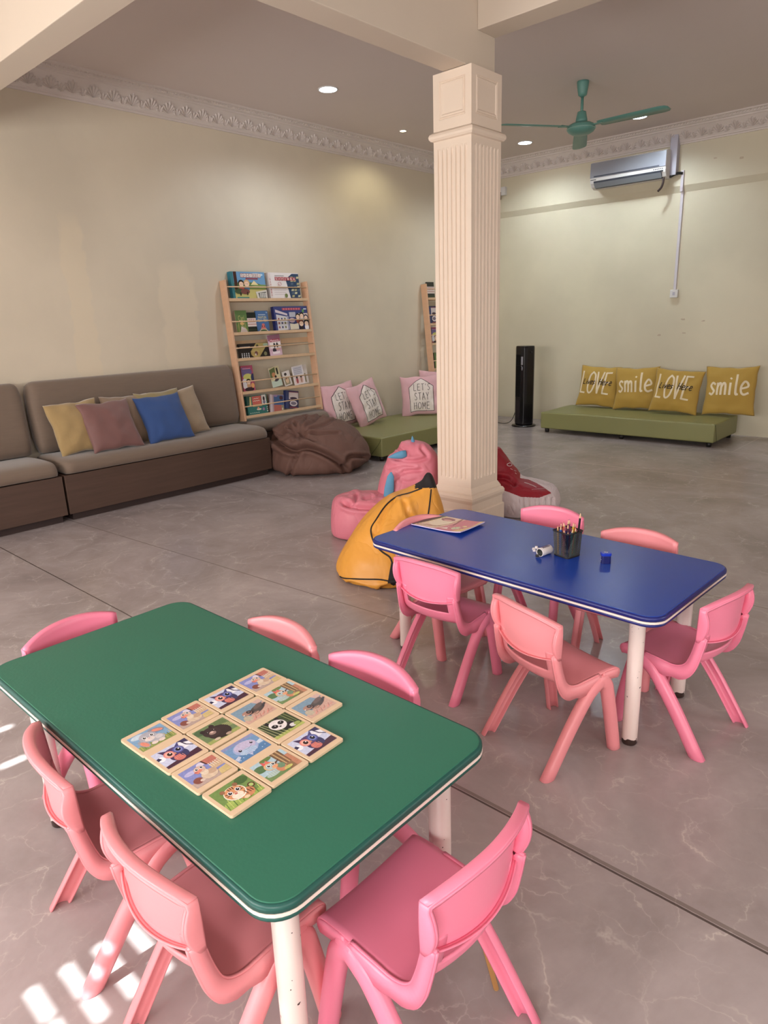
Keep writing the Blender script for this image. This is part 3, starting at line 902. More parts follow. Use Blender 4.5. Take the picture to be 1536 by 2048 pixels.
def strokes(word, x0, y0, cw, h, wd, colr, sp=0.18, shear=0.0, widths=None):
    out = []; x = x0
    for ch in word:
        k = (widths or {}).get(ch, 1.0)
        for pl in STR.get(ch, []):
            pts = [(x + px * cw * k + shear * py * h, y0 + py * h) for px, py in pl]
            if len(pts) > 2:
                c3 = cr([Vector((a, b, 0)) for a, b in pts], 4) if ch in 'OsSeSml' else [Vector((a, b, 0)) for a, b in pts]
                pts = [(q.x, q.y) for q in c3]
            # cut long segments so they follow the cloth
            fine = [pts[0]]
            for a, b in zip(pts, pts[1:]):
                n = max(1, int(math.hypot(b[0] - a[0], b[1] - a[1]) / 0.02))
                for q in range(1, n + 1): fine.append((a[0] + (b[0] - a[0]) * q / n, a[1] + (b[1] - a[1]) * q / n))
            out.append(('l', fine, wd, colr))
        x += cw * k + sp * cw
    return out


def decal(name, shapes, cush, parent):
    o = art(name, shapes, 9, 9, parent, None, M_dec, lay=0.0002, base=0.0022, warp=cush.warp())
    return o


M_must = mat('mustard_cotton', (180, 146, 66), 0.85, 0.05, 9, 0.2, 300, sheen=0.2, bdist=0.002)
M_pcush = mat('pale_pink_cotton', (212, 168, 174), 0.85, 0.05, 9, 0.2, 300, sheen=0.2, bdist=0.002)
for nm, m, lab, loc, yw, ln, rl, sz, sd in (
    ('yellow_cushion', mat('old_gold_velvet', (158, 132, 86), 0.8, 0.12, 12, 0.1, 200, sheen=0.5), 'old gold velvet cushion at the left of the cushions on the sofa', (-5.335, 2.275, 0.665), 2, 20, 3, 0.42, 1),
    ('brown_cushion', mat('mauve_brown_satin', (114, 76, 72), 0.6, 0.05, 9, 0.1, 200, sheen=0.4), 'mauve brown cushion between the old gold and the blue cushions', (-5.26, 2.50, 0.652), -2, 26, 2, 0.42, 2),
    ('taupe_cushion', mat('taupe_velvet', (136, 114, 94), 0.8, 0.1, 12, 0.1, 200, sheen=0.5), 'taupe cushion almost hidden behind the mauve brown one', (-5.385, 2.72, 0.66), 0, 14, -1, 0.42, 3),
    ('yellow_cushion', mat('dull_gold_velvet', (140, 124, 84), 0.8, 0.1, 12, 0.1, 200, sheen=0.5), 'dull gold cushion peeping out behind the blue one', (-5.37, 3.02, 0.668), 0, 14, 2, 0.42, 4),
    ('blue_cushion', mat('royal_blue_cotton', (40, 72, 128), 0.75, 0.05, 9, 0.15, 260, sheen=0.2), 'bright blue square cushion on the brown sofa', (-5.27, 2.98, 0.652), -3, 26, 3, 0.42, 5),
    ('beige_cushion', mat('sand_velvet', (150, 130, 106), 0.8, 0.12, 12, 0.1, 200, sheen=0.5), 'sand beige cushion at the right of the cushions on the sofa', (-5.36, 3.20, 0.658), 0, 18, 7, 0.43, 6)):
    Cushion(sz, sz, 0.13, sd).build(nm, lab, m, frame(loc, yw, ln, rl), 'scatter cushions on the brown sofa')

# green upholstered platforms
M_olive = mat('olive_leatherette', (134, 134, 86), 0.42, 0.04, 3, 0.05, 160)
M_blackp = mat('black_plastic_foot', (26, 22, 20), 0.5)


def platform(label, x0, x1, y0, y1, fx, fy, side):
    t = thing('upholstered_platform', label, 'platform', ((x0 + x1) / 2, (y0 + y1) / 2, 0), 0, 'low olive platforms')
    hx_, hy_ = (x1 - x0) / 2, (y1 - y0) / 2
    bm = bmesh.new(); box(bm, -hx_, hx_, -hy_, hy_, 0.05, 0.245)
    bmesh.ops.subdivide_edges(bm, edges=bm.edges[:], cuts=7, use_grid_fill=True)
    for v in bm.verts:
        if v.co.z > 0.2: v.co.z += 0.006 * noise.noise(v.co * 3) + 0.008 * (1 - (v.co.x / hx_) ** 2) * (1 - (v.co.y / hy_) ** 2)
    bevel(obj('padded_top', bm, M_olive, t, True), 0.014, 3, 60).modifiers.new('wn', 'WEIGHTED_NORMAL')
    if side == 'y': p = [(fx * hx_ * 0.99, fy * (hy_ + 0.001), 0.235), (fx * (hx_ - 0.05), fy * (hy_ + 0.001), 0.17), (fx * (hx_ - 0.16), fy * (hy_ + 0.001), 0.055)]
    else: p = [(fx * (hx_ + 0.001), fy * hy_ * 0.99, 0.235), (fx * (hx_ + 0.001), fy * (hy_ - 0.05), 0.15), (fx * (hx_ + 0.001), fy * (hy_ - 0.09), 0.055)]
    bm = bmesh.new(); tube(bm, cr(p, 5), 0.0025, 6); obj('seam_fold', bm, mat('olive_seam', (78, 80, 46), 0.6), t, True)
    for sx in ((-1, 0, 1) if hx_ > 0.7 else (-1, 1)):
        for sy in ((-1, 0, 1) if hy_ > 0.7 else (-1, 1)):
            if sx == 0 and sy == 0: continue
            bm = bmesh.new(); lathe(bm, [(0.022, 0), (0.028, 0.05)], n=16); obj('foot', bm, M_blackp, t, True).location = (sx * (hx_ - 0.06), sy * (hy_ - 0.06), 0)
    return t


platform('low olive green platform seat along the left wall, holding pink cushions', -5.60, -4.575, 4.93, 6.95, 1, -1, 'y')
platform('low olive green platform seat against the back wall, holding mustard cushions', -4.16, -2.165, 7.33, 8.10, 1, -1, 'x')

# mustard cushions with lettering
CW = (232, 214, 176)


def love(c, o):
    sh = strokes('LOVE', -0.225, -0.09, 0.088, 0.26, 0.020, CW, 0.12, 0.06)
    decal('lettering', sh, c, o)['label'] = 'pale hand-lettered LOVE'
    sh = strokes('Lives', -0.190, 0.015, 0.030, 0.064, 0.009, (50, 38, 26), 0.12, 0.25, {'i': 0.6, 'L': 1.1}) + strokes('Here', 0.012, 0.015, 0.038, 0.070, 0.009, (50, 38, 26), 0.10, 0.25)
    d = decal('small_lettering', sh, c, o); d['label'] = 'dark script reading Lives Here'
    d.data.transform(Matrix.Translation((0, 0, 0.0012)))


def smile(c, o):
    decal('lettering', strokes('smile', -0.205, -0.045, 0.095, 0.20, 0.022, CW, 0.06, 0.0, {'i': 0.55, 'l': 0.6, 'm': 1.15, 's': 0.8}), c, o)['label'] = 'pale hand-lettered smile'


for k, (lab, x, y, yw, ln, rl, fn, w_, h_) in enumerate((
        ('mustard LOVE cushion at the far left of the olive platform by the back wall', -3.745, 7.985, -84, 12, -3, love, 0.50, 0.50),
        ('mustard smile cushion second from the left on the back platform', -3.265, 7.955, -86, 13, 3, smile, 0.51, 0.50),
        ('mustard LOVE cushion standing third from the left, in front of its neighbour', -2.765, 7.865, -83, 14, -4, love, 0.52, 0.49),
        ('mustard smile cushion at the right end of the back platform', -2.235, 7.955, -88, 12, 2, smile, 0.53, 0.53))):
    c = Cushion(w_, h_, 0.13, 11 + k, 0.007)
    o = c.build('mustard_cushion', lab, M_must, frame((x, y, 0.25 + h_ / 2 + 0.005), yw, ln, rl), 'mustard cushions with lettering')
    fn(c, o)

BK = (44, 34, 34)


def house(c, o, s=1.0):
    pts = [(-0.135, -0.20), (0.15, -0.20), (0.155, 0.10), (0.01, 0.215), (-0.145, 0.10)]
    # white house panel as a fine grid of strips so it follows the cloth
    sh = []
    n = 22
    def xr(y):
        if y <= 0.10: return (-0.145, 0.155)
        f = (y - 0.10) / 0.115; return (-0.145 + 0.155 * f, 0.155 - 0.145 * f)
    for k in range(n):
        ya, yb = -0.20 + 0.415 * k / n, -0.20 + 0.415 * (k + 1) / n
        (a0, a1), (b0, b1) = xr(ya), xr(yb)
        for q in range(10):
            f0, f1 = q / 10, (q + 1) / 10
            sh.append(('p', [(a0 + (a1 - a0) * f0, ya), (a0 + (a1 - a0) * f1, ya), (b0 + (b1 - b0) * f1, yb), (b0 + (b1 - b0) * f0, yb)], (226, 214, 206)))
    bm = bmesh.new(); cl = bm.loops.layers.float_color.new('Col'); wf = c.warp()
    for s_ in sh:
        f = bm.faces.new([bm.verts.new(wf(x, y, 0.0022)) for x, y in s_[1]])
        for l in f.loops: l[cl] = lin(s_[2])
    me = bpy.data.meshes.new('house_panel'); bm.to_mesh(me); bm.free(); me.materials.append(M_dec)
    hp = bpy.data.objects.new('house_panel', me); COL.objects.link(hp); hp.parent = o; hp['label'] = 'white house shape with a dark outline'
    st = []
    loopp = pts + [pts[0]]
    fine = [loopp[0]]
    for a, b in zip(loopp, loopp[1:]):
        for q in range(1, 13): fine.append((a[0] + (b[0] - a[0]) * q / 12, a[1] + (b[1] - a[1]) * q / 12))
    st.append(('l', fine, 0.006, BK))
    st += strokes("LET'S", -0.085, 0.055, 0.036, 0.078, 0.005, BK, 0.28, 0, {"'": 0.5})
    st += strokes('STAY', -0.080, -0.060, 0.036, 0.085, 0.005, BK, 0.30)
    st += strokes('HOME', -0.095, -0.175, 0.040, 0.085, 0.005, BK, 0.30)
    decal('lettering', st, c, o)['label'] = "thin dark capitals reading LET'S STAY HOME"
    o.children[-1].data.transform(Matrix.Translation((0, 0, 0.0022)))


for k, (lab, loc, yw, ln, rl) in enumerate((
        ("pale pink LET'S STAY HOME cushion next to the book rack, farthest left", (-5.475, 5.235, 0.49), -3, 13, 3),
        ("pale pink LET'S STAY HOME cushion leaning second from the left, over the platform edge", (-5.345, 5.53, 0.485), 3, 16, 11),
        ("pale pink LET'S STAY HOME cushion facing the camera, left of the column", (-5.26, 6.40, 0.485), -52, 13, 3),
        ("pale pink LET'S STAY HOME cushion half hidden behind the column", (-5.36, 6.86, 0.50), -40, 12, -4))):
    c = Cushion(0.50, 0.49, 0.14, 21 + k, 0.008)
    o = c.build('pink_cushion', lab, M_pcush, frame(loc, yw, ln, rl), "pale pink LET'S STAY HOME cushions")
    house(c, o)

# ================================================================== BOOK RACKS
M_pine = mat('pale_pine_wood', (212, 170, 138), 0.5, 0.10, 7, 0.05, 60, stretch=(4, 4, 0.6))
M_pine2 = mat('pine_shelf_wood', (206, 174, 140), 0.5, 0.10, 7, 0.05, 60, stretch=(4, 0.6, 4))
M_print = print_mat('printed_card', 0.35, 0.05)
M_page = mat('paper_pages', (226, 220, 208), 0.8)
RUP = Vector((-0.13, 0, 1.31)).normalized(); RU = Vector((0, 1, 0)); RN = RU.cross(RUP)


def rack_matrix(p0):
    R = Matrix((RU, RUP, RN)).transposed()
    return Matrix.Translation(p0) @ R.to_4x4()


def make_rack(label, p0, v0=0.0):
    """local frame: x along the wall, y up the lean, z out of the wall; front plane of the posts at z=0"""
    MW = rack_matrix(p0)
    t = thing('book_rack', label, 'book rack', mw=MW)
    W_ = 1.035
    for x in (0, W_ - 0.022):
        bm = bmesh.new(); box(bm, x, x + 0.022, v0, 1.325, -0.085, 0.0); bevel(obj('side_post', bm, M_pine, t), 0.003)
    for v in (0.045, 0.278, 0.595, 0.838, 1.152):
        bm = bmesh.new(); box(bm, 0.022, W_ - 0.022, v - 0.020, v - 0.002, -0.085, -0.004); box(bm, 0.022, W_ - 0.022, v - 0.022, v + 0.006, -0.004, 0.004)
        bevel(obj('shelf', bm, M_pine2, t), 0.0015)
    for v in (0.138, 0.378, 0.697, 0.944, 1.264):
        bm = bmesh.new(); tube(bm, [(0.018, v, -0.006), (W_ - 0.018, v, -0.006)], 0.006, 10); obj('dowel', bm, M_pine2, t, True)
    for v in (0.16, 0.40, 0.72, 0.97):
        bm = bmesh.new(); box(bm, 0.022, W_ - 0.022, v, v + 0.05, -0.085, -0.080); 
        if v in (0.72,): obj('back_slat', bm, M_pine2, t)
        else: bm.free()
    return t, MW


rack1, MW1 = make_rack('leaning pale pine book rack on the bench, filled with books and games', Vector((-5.47, 3.948, 0.478)))
rack2, MW2 = make_rack('second pine book rack, mostly hidden behind the column', Vector((-5.47, 6.945, 0.478)), -0.47)

KID = (238, 200, 170); HAIR = (30, 22, 20)


def kid(x, y, s, hair=HAIR, top=(200, 60, 60)):
    return [('e', x, y - s * 1.1, s * 0.8, s * 0.9, top), ('e', x, y + s * 0.15, s * 0.95, s * 0.9, hair), ('e', x, y - s * 0.1, s * 0.72, s * 0.68, KID), ('e', x - s * 0.25, y - s * 0.05, s * 0.07, s * 0.1, (30, 20, 20)), ('e', x + s * 0.25, y - s * 0.05, s * 0.07, s * 0.1, (30, 20, 20))]


def c_hills(w, h):
    s = [('r', 0, 0, w, h, (84, 150, 200)), ('e', w * .75, h * .9, w * .2, h * .06, (190, 220, 235)), ('e', w * .4, h * .40, w * .6, h * .22, (96, 130, 60)), ('e', w * .9, h * .38, w * .4, h * .16, (120, 150, 70)),
         ('r', 0, 0, w, h * .36, (196, 186, 96)), ('p', [(w * .55, h * .52), (w * .66, h * .68), (w * .78, h * .52)], (236, 216, 150)), ('r', 0.0, 0, w * .07, h, (30, 120, 130)), ('r', w * .08, h * .3, w * .17, h, (66, 30, 22)),
         ('r', w * .28, h * .79, w * .88, h * .94, (150, 36, 60))]
    for k, ch in enumerate('SAHIBBA'):
        cx = w * (.325 + .085 * k)
        s += [('r', cx - w * .036, h * .805, cx + w * .036, h * .925, (240, 232, 224)), ('t', ch, cx, h * .865, w * .045, h * .09, (90, 40, 50))]
    s += [('r', w * .42, h * .72, w * .78, h * .77, (150, 30, 50))]
    s += kid(w * .27, h * .55, w * .09) + kid(w * .43, h * .56, w * .09, (214, 170, 110), (60, 120, 170))
    s += [('e', w * .2, h * .28, w * .14, h * .1, (60, 84, 50)), ('e', w * .36, h * .27, w * .13, h * .1, (120, 60, 50)), ('r', w * .2, h * .12, w * .235, h * .24, (30, 22, 20)), ('r', w * .4, h * .14, w * .43, h * .26, (30, 22, 20)),
          ('p', [(w * .70, 0), (w * .66, h * .26), (w, h * .34), (w, 0)], (214, 208, 196)), ('p', [(w * .76, h * .02), (w * .73, h * .22), (w * .97, h * .27), (w * .97, h * .02)], (110, 110, 104)), ('r', w * .1, h * .02, w * .45, h * .07, (40, 130, 120))]
    for a in range(4):
        for b in range(3): s.append(('r', w * (.78 + .05 * a), h * (.05 + .06 * b), w * (.815 + .05 * a), h * (.095 + .06 * b), (224, 220, 210)))
    return s


def c_white(w, h):
    s = [('r', 0, 0, w, h, (230, 222, 220)), ('p', [(w * .55, h * .75), (w * .78, h * .97), (w, h * .97), (w, 0), (w * .66, 0)], (24, 60, 96)), ('r', 0, 0, w * .06, h, (222, 210, 206))]
    for a in range(7):
        for b in range(3):
            if (a * 3 + b * 5) % 4 != 1: s.append(('p', [(w * (.70 + .1 * b), h * (.06 + .12 * a)), (w * (.78 + .1 * b), h * (.06 + .12 * a)), (w * (.80 + .1 * b), h * (.14 + .12 * a)), (w * (.72 + .1 * b), h * (.14 + .12 * a))], [(176, 172, 120), (70, 96, 120), (200, 196, 150)][(a + b) % 3]))
    s += [('r', w * .2, h * .87, w * .5, h * .89, (120, 110, 110))]
    for k, ch in enumerate('SAHIBBA'):
        cx = w * (.24 + .098 * k)
        s += [('r', cx - w * .044, h * .70, cx + w * .044, h * .83, (176, 30, 54)), ('t', ch, cx, h * .765, w * .05, h * .085, (244, 236, 232))]
    s += [('e', w * .33, h * .57, w * .06, h * .07, (176, 60, 70)), ('e', w * .33, h * .57, w * .048, h * .056, (230, 222, 220)), ('l', [(w * .29, h * .53), (w * .37, h * .61)], 0.003, (176, 60, 70))]
    for k in range(4): s.append(('r', w * .12, h * (.40 - .08 * k), w * .52, h * (.405 - .08 * k) + .001, (170, 150, 150)))
    s += [('e', w * .5, h * .12, w * .05, h * .08, (110, 124, 60))]
    for k, ch in enumerate('SAHIBBA'): s.append(('t', ch, w * .03, h * (.74 - .1 * k), w * .035, h * .07, (176, 40, 60)))
    return s


def c_green(w, h):
    s = [('r', 0, 0, w, h, (92, 128, 62)), ('e', w * .5, h * .9, w * .5, h * .12, (84, 120, 56))]
    for k in range(9): s.append(('l', [(w * (.08 + .1 * k), 0), (w * (.12 + .09 * k), h * (.35 + .05 * ((k * 7) % 5)))], w * .03, [(150, 160, 80), (206, 186, 96), (120, 140, 60)][k % 3]))
    s += [('t', 'Cari', w * .48, h * .66, w * .5, h * .24, (196, 190, 110)), ('e', w * .5, h * .42, w * .18, h * .07, (216, 176, 90)), ('p', [(w * .25, 0), (w * .42, h * .3), (w * .8, h * .18), (w * .95, 0)], (222, 206, 202)), ('l', [(w * .45, h * .36), (w * .95, h * .1)], w * .03, (200, 190, 110))]
    return s


def c_dark(w, h):
    return [('r', 0, 0, w, h, (24, 32, 26)), ('r', 0, h * .3, w, h * .72, (222, 204, 196)), ('r', w * .1, h * .52, w * .92, h * .68, (160, 60, 70))] + [('r', w * (.14 + .2 * k), h * .535, w * (.28 + .2 * k), h * .665, (226, 210, 204)) for k in range(4)] + [('r', 0, h * .4, w, h * .43, (176, 100, 90)), ('r', 0, h * .12, w, h * .15, (60, 84, 50))]


def c_teka(w, h):
    s = [('r', 0, 0, w, h, (36, 96, 156)), ('t', 'PANTUN', w * .5, h * .69, w * .66, h * .12, (232, 222, 130)), ('t', 'TEKA-TEKI', w * .5, h * .54, w * .8, h * .12, (236, 226, 160)), ('r', w * .2, h * .80, w * .78, h * .835, (180, 196, 210)), ('e', w * .9, h * .92, w * .05, h * .04, (150, 176, 200)),
         ('e', w * .5, 0, w * .38, h * .16, (196, 190, 180)), ('e', w * .5, h * .02, w * .3, h * .10, (60, 100, 60)), ('p', [(w * .3, h * .13), (w * .42, h * .4), (w * .6, h * .4), (w * .72, h * .13)], (206, 84, 76)), ('e', w * .42, h * .27, w * .03, h * .05, (70, 30, 30)), ('e', w * .6, h * .27, w * .03, h * .05, (70, 30, 30)), ('r', w * .28, h * .12, w * .74, h * .16, (222, 190, 150))]
    return s


def c_bigblue(w, h):
    s = [('r', 0, 0, w, h, (32, 50, 122)), ('r', w * .24, h * .84, w * .80, h * .94, (150, 40, 70)), ('p', [(w * .04, h * .88), (w * .04, h * .76), (w * .38, h * .62), (w * .38, h * .70)], (210, 196, 204)), ('p', [(w * .06, 0.002), (w * .05, h * .68), (w * .36, h * .58), (w * .36, h * .04)], (206, 204, 208)), ('r', w * .36, h * .05, w * .41, h * .6, (150, 150, 176))]
    for k in range(7): s.append(('r', w * (.27 + .075 * k), h * .855, w * (.32 + .075 * k), h * .925, (206, 80, 96)))
    for k in range(9): s.append(('e', w * (.11 + .09 * (k % 3)), h * (.15 + .17 * (k // 3)), w * .022, h * .05, [(150, 60, 60), (50, 60, 110), (120, 120, 60)][k % 3]))
    s += [('p', [(w * .42, h * .04), (w * .42, h * .3), (w * .56, h * .26), (w * .68, h * .3), (w * .68, h * .05)], (216, 204, 180)), ('r', w * .43, h * .55, w * .62, h * .76, (176, 176, 190)), ('e', w * .5, h * .42, w * .09, h * .1, (190, 160, 170)), ('r', w * .88, h * .86, w * .97, h * .9, (220, 230, 240)), ('e', w * .86, h * .8, w * .035, h * .07, (90, 150, 80))]
    s += [('r', w * .66, h * .5, w * .99, h * .7, (226, 206, 196))]
    s += kid(w * .68, h * .56, w * .075, HAIR, (160, 60, 40)) + kid(w * .8, h * .60, w * .075, HAIR, (200, 190, 190)) + kid(w * .92, h * .52, w * .07, (40, 50, 80), (230, 220, 220)) + kid(w * .76, h * .28, w * .085, (110, 50, 40), (40, 26, 40)) + kid(w * .92, h * .28, w * .08, HAIR, (230, 226, 230))
    return s


def c_black(w, h):
    s = [('r', 0, 0, w, h, (28, 20, 22)), ('p', [(w * .34, h * .42), (w * .55, h * 1.0), (w * .95, h * .98), (w * .62, h * .04), (w * .48, h * .04)], (170, 146, 70)), ('e', w * .5, h * .3, w * .15, h * .26, (182, 156, 76)), ('e', w * .52, h * .30, w * .05, h * .15, (110, 60, 60)), ('e', w * .50, h * .22, w * .02, h * .08, (230, 220, 210)), ('e', w * .58, h * .8, w * .04, h * .1, (70, 70, 40)), ('e', w * .82, h * .24, w * .05, h * .14, (130, 130, 90)), ('e', w * .86, h * .86, w * .09, h * .1, (150, 170, 140))]
    for k in range(12): s.append(('e', w * (.06 + .07 * (k % 4)), h * (.08 + .12 * (k // 4)), w * .016, h * .05, (220, 222, 230)))
    for k in range(9): s.append(('r', w * (.03 + .035 * k), h * .70, w * (.055 + .035 * k), h * .80, (200, 190, 190)))
    return s


def c_pinkbook(w, h):
    return [('r', 0, 0, w, h, (214, 176, 196)), ('r', 0, h * .72, w, h, (150, 90, 120)), ('r', w * .12, h * .66, w * .95, h * .80, (170, 40, 70)), ('t', 'Memoria', w * .52, h * .73, w * .7, h * .10, (244, 226, 232)), ('r', w * .1, h * .36, w * .98, h * .66, (232, 222, 218)), ('e', w * .45, h * .5, w * .08, h * .12, (40, 40, 44)), ('e', w * .68, h * .5, w * .09, h * .12, (70, 66, 60)), ('e', w * .4, h * .27, w * .16, h * .1, (60, 50, 70)), ('e', w * .7, h * .32, w * .2, h * .05, (220, 170, 150)), ('r', w * .22, h * .08, w * .82, h * .20, (238, 222, 228))]


def c_purple(w, h):
    s = [('r', 0, 0, w, h, (176, 40, 96)), ('e', w * .2, h * .75, w * .7, h * .18, (110, 96, 160)), ('e', w * .5, h * .55, w * .4, h * .14, (206, 204, 90)), ('e', w * .95, h * .52, w * .2, h * .16, (30, 40, 90)), ('e', w * .2, h * .3, w * .3, h * .2, (226, 220, 224))]
    s += kid(w * .5, h * .36, w * .22, HAIR, (200, 150, 100)) + [('e', w * .5, h * .08, w * .4, h * .08, (50, 24, 40)), ('e', w * .82, h * .22, w * .14, h * .1, (222, 150, 60)), ('r', w * .1, h * .86, w * .8, h * .9, (216, 130, 170))]
    return s


def c_forest(w, h):
    return [('r', 0, 0, w, h, (206, 196, 150)), ('p', [(0, h * .5), (0, h * .9), (w * .6, h * .98), (w * .5, h * .5)], (96, 110, 56)), ('e', w * .35, h * .62, w * .18, h * .12, (190, 120, 60)), ('e', w * .5, h * .5, w * .1, h * .08, (40, 32, 26)), ('r', w * .68, h * .6, w * .84, h * .92, (44, 40, 30)), ('r', 0, 0, w, h * .32, (186, 206, 190)), ('e', w * .5, h * .36, w * .25, h * .1, (70, 60, 70)), ('e', w * .3, h * .4, w * .1, h * .07, (236, 222, 170))]


def c_small(w, h):
    return [('r', 0, 0, w, h, (214, 206, 200)), ('e', w * .4, h * .8, w * .18, h * .1, (60, 50, 50)), ('r', w * .1, h * .08, w * .8, h * .55, (150, 140, 110)), ('e', w * .45, h * .35, w * .22, h * .18, (214, 180, 140)), ('e', w * .4, h * .5, w * .12, h * .06, (150, 90, 60))]


def c_whitebook(w, h):
    s = [('r', 0, 0, w, h, (226, 220, 222)), ('r', w * .08, h * .52, w * .9, h * .95, (198, 196, 206)), ('r', w * .08, h * .06, w * .9, h * .46, (222, 196, 190)), ('e', w * .3, h * .24, w * .1, h * .17, (160, 50, 60)), ('e', w * .3, h * .4, w * .08, h * .06, (30, 26, 30)), ('e', w * .68, h * .24, w * .09, h * .17, (176, 130, 110)), ('e', w * .68, h * .4, w * .08, h * .06, (30, 26, 30))]
    for k in range(4): s.append(('r', w * .14, h * (.58 + .09 * k), w * .82, h * (.60 + .09 * k), (130, 130, 150)))
    return s


def c_teal(w, h):
    s = [('r', 0, 0, w, h, (30, 118, 112)), ('r', 0, h * .5, w * .22, h, (50, 90, 76)), ('p', [(w * .1, h * .45), (w * .16, h * .95), (w * .22, h * .95), (w * .2, h * .45)], (214, 200, 120)), ('r', w * .26, h * .42, w * .72, h * .96, (206, 76, 54)), ('r', w * .26, h * .42, w * .72, h * .52, (226, 176, 80)), ('r', w * .74, h * .45, w * .96, h * .98, (226, 220, 214))]
    s += [('l', [(w * .34 + w * .05 * k, h * .82 + (0.004 if k % 2 else 0)) for k in range(6)], .005, (238, 220, 210)), ('l', [(w * .32 + w * .05 * k, h * .70 + (0.004 if k % 2 else 0)) for k in range(7)], .006, (238, 220, 210))]
    s += [('e', w * .85, h * .78, w * .05, h * .12, (40, 40, 50)), ('e', w * .85, h * .6, w * .07, h * .09, (120, 120, 140)), ('e', w * .55, h * .26, w * .12, h * .05, (230, 214, 190)), ('e', w * .52, h * .32, w * .05, h * .06, (220, 150, 110)), ('e', w * .78, h * .24, w * .06, h * .08, (160, 120, 170))]
    for k in range(5): s.append(('r', w * (.08 + .1 * k), h * .08, w * (.14 + .1 * k), h * .12, (190, 210, 200)))
    for k in range(3): s.append(('r', w * .93, h * (.1 + .1 * k), w * .99, h * (.14 + .1 * k), (236, 230, 224)))
    return s


def c_pale(w, h):
    return [('r', 0, 0, w, h, (176, 150, 160)), ('r', 0, 0, w * .16, h, (206, 190, 196)), ('r', w * .26, h * .25, w * .98, h * .96, (44, 92, 150)), ('e', w * .8, h * .82, w * .13, h * .12, (70, 30, 50)), ('e', w * .4, h * .92, w * .14, h * .05, (150, 120, 170)), ('r', w * .26, h * .03, w * .8, h * .42, (176, 80, 66)), ('r', w * .8, h * .05, w * .98, h * .42, (150, 140, 110)), ('e', w * .88, h * .2, w * .05, h * .07, (216, 200, 170))]


def c_navy(w, h):
    return [('r', 0, 0, w, h, (34, 38, 84)), ('r', 0, 0, w * .2, h, (40, 56, 110)), ('r', w * .24, h * .52, w * .97, h * .9, (206, 190, 186)), ('r', w * .24, h * .9, w * .97, h * .95, (120, 50, 80)), ('e', w * .6, h * .58, w * .28, h * .07, (60, 40, 60)), ('e', w * .6, h * .3, w * .3, h * .16, (216, 206, 210)), ('e', w * .6, h * .3, w * .22, h * .09, (120, 110, 130)), ('r', w * .3, h * .04, w * .9, h * .1, (130, 40, 60))]


BGRP = 'books and game boxes on the first book rack'


def book(kind, label, MW, u, v, w, h, d, cover, edge, tilt=0.0, z=-0.070, group=BGRP, spine=True):
    """u, v = lower left corner in the rack frame; w x h cover; d thick"""
    u += 0.83 * (-(z + d)) + 0.04 * (1 - v / 1.3)          # the covers stand back from the front plane of the posts
    M = MW @ Matrix.Translation((u, v, z)) @ Matrix.Rotation(tilt, 4, 'Z')
    t = thing(kind, label, 'book' if 'box' not in kind else 'game box', group=group, mw=M)
    bm = bmesh.new(); box(bm, 0, w, 0, h, 0, d)
    pg = mat(kind + '_edge', edge, 0.5)
    bevel(obj('body', bm, pg, t), 0.001)
    art('cover', cover(w, h), w, h, t, Matrix.Translation((0, 0, d)), M_print, lay=0.00015, base=0.0003)
    return t


B1 = 3.924
book('game_box', 'game box with children on a green hill, top left of the first rack', MW1, 3.995 - B1, 1.154, 0.405, 0.252, 0.05, c_hills, (30, 110, 130))
book('game_box', 'white game box with red letter tiles, top right of the first rack', MW1, 4.448 - B1, 1.154, 0.392, 0.252, 0.055, c_white, (226, 214, 212))
book('book', 'grassy green book at the left of the second shelf', MW1, 3.968 - B1, 0.840, 0.135, 0.212, 0.012, c_green, (190, 180, 160))
book('book', 'black book with a white band, between the green and the blue books', MW1, 4.104 - B1, 0.840, 0.105, 0.192, 0.012, c_dark, (40, 44, 40))
book('book', 'blue riddle book with yellow capitals on the second shelf', MW1, 4.213 - B1, 0.840, 0.152, 0.205, 0.014, c_teka, (30, 80, 140))
book('game_box', 'wide navy box with cartoon children, right half of the second shelf', MW1, 4.447 - B1, 0.840, 0.445, 0.240, 0.045, c_bigblue, (30, 36, 90))
book('game_box', 'long black and gold game box on the third shelf', MW1, 3.955 - B1, 0.597, 0.375, 0.140, 0.03, c_black, (34, 26, 28))
book('book', 'pink and white book tilted in front of the black box', MW1, 4.325 - B1, 0.597, 0.155, 0.205, 0.008, c_pinkbook, (210, 170, 190), 0.06, -0.036)
book('book', 'magenta picture book at the left of the fourth shelf', MW1, 3.925 - B1, 0.280, 0.140, 0.250, 0.008, c_purple, (190, 60, 90), 0.0)
book('book', 'forest picture book slanting on the fourth shelf', MW1, 4.288 - B1, 0.285, 0.132, 0.200, 0.006, c_forest, (210, 206, 190), 0.14)
book('book', 'small grey picture book between the forest and the white books', MW1, 4.450 - B1, 0.282, 0.100, 0.150, 0.006, c_small, (210, 206, 200), 0.18)
book('book', 'white book with two figures on the fourth shelf', MW1, 4.580 - B1, 0.281, 0.150, 0.195, 0.006, c_whitebook, (226, 222, 222), 0.10, -0.060)
book('book', 'dark backed book peeping out behind the white book', MW1, 4.640 - B1, 0.281, 0.140, 0.196, 0.006, c_small, (50, 60, 56), 0.10, -0.074)
book('game_box', 'teal box with a red patch at the left of the bottom shelf', MW1, 3.905 - B1 + 0.03, 0.047, 0.245, 0.188, 0.035, c_teal, (30, 96, 92))
book('book', 'pale spined blue book in the middle of the bottom shelf', MW1, 4.205 - B1, 0.047, 0.178, 0.180, 0.02, c_pale, (190, 170, 176), -0.12)
book('book', 'thick navy book leaning at the right of the bottom shelf', MW1, 4.410 - B1, 0.047 + 0.018, 0.170, 0.185, 0.04, c_navy, (36, 50, 100), -0.16)
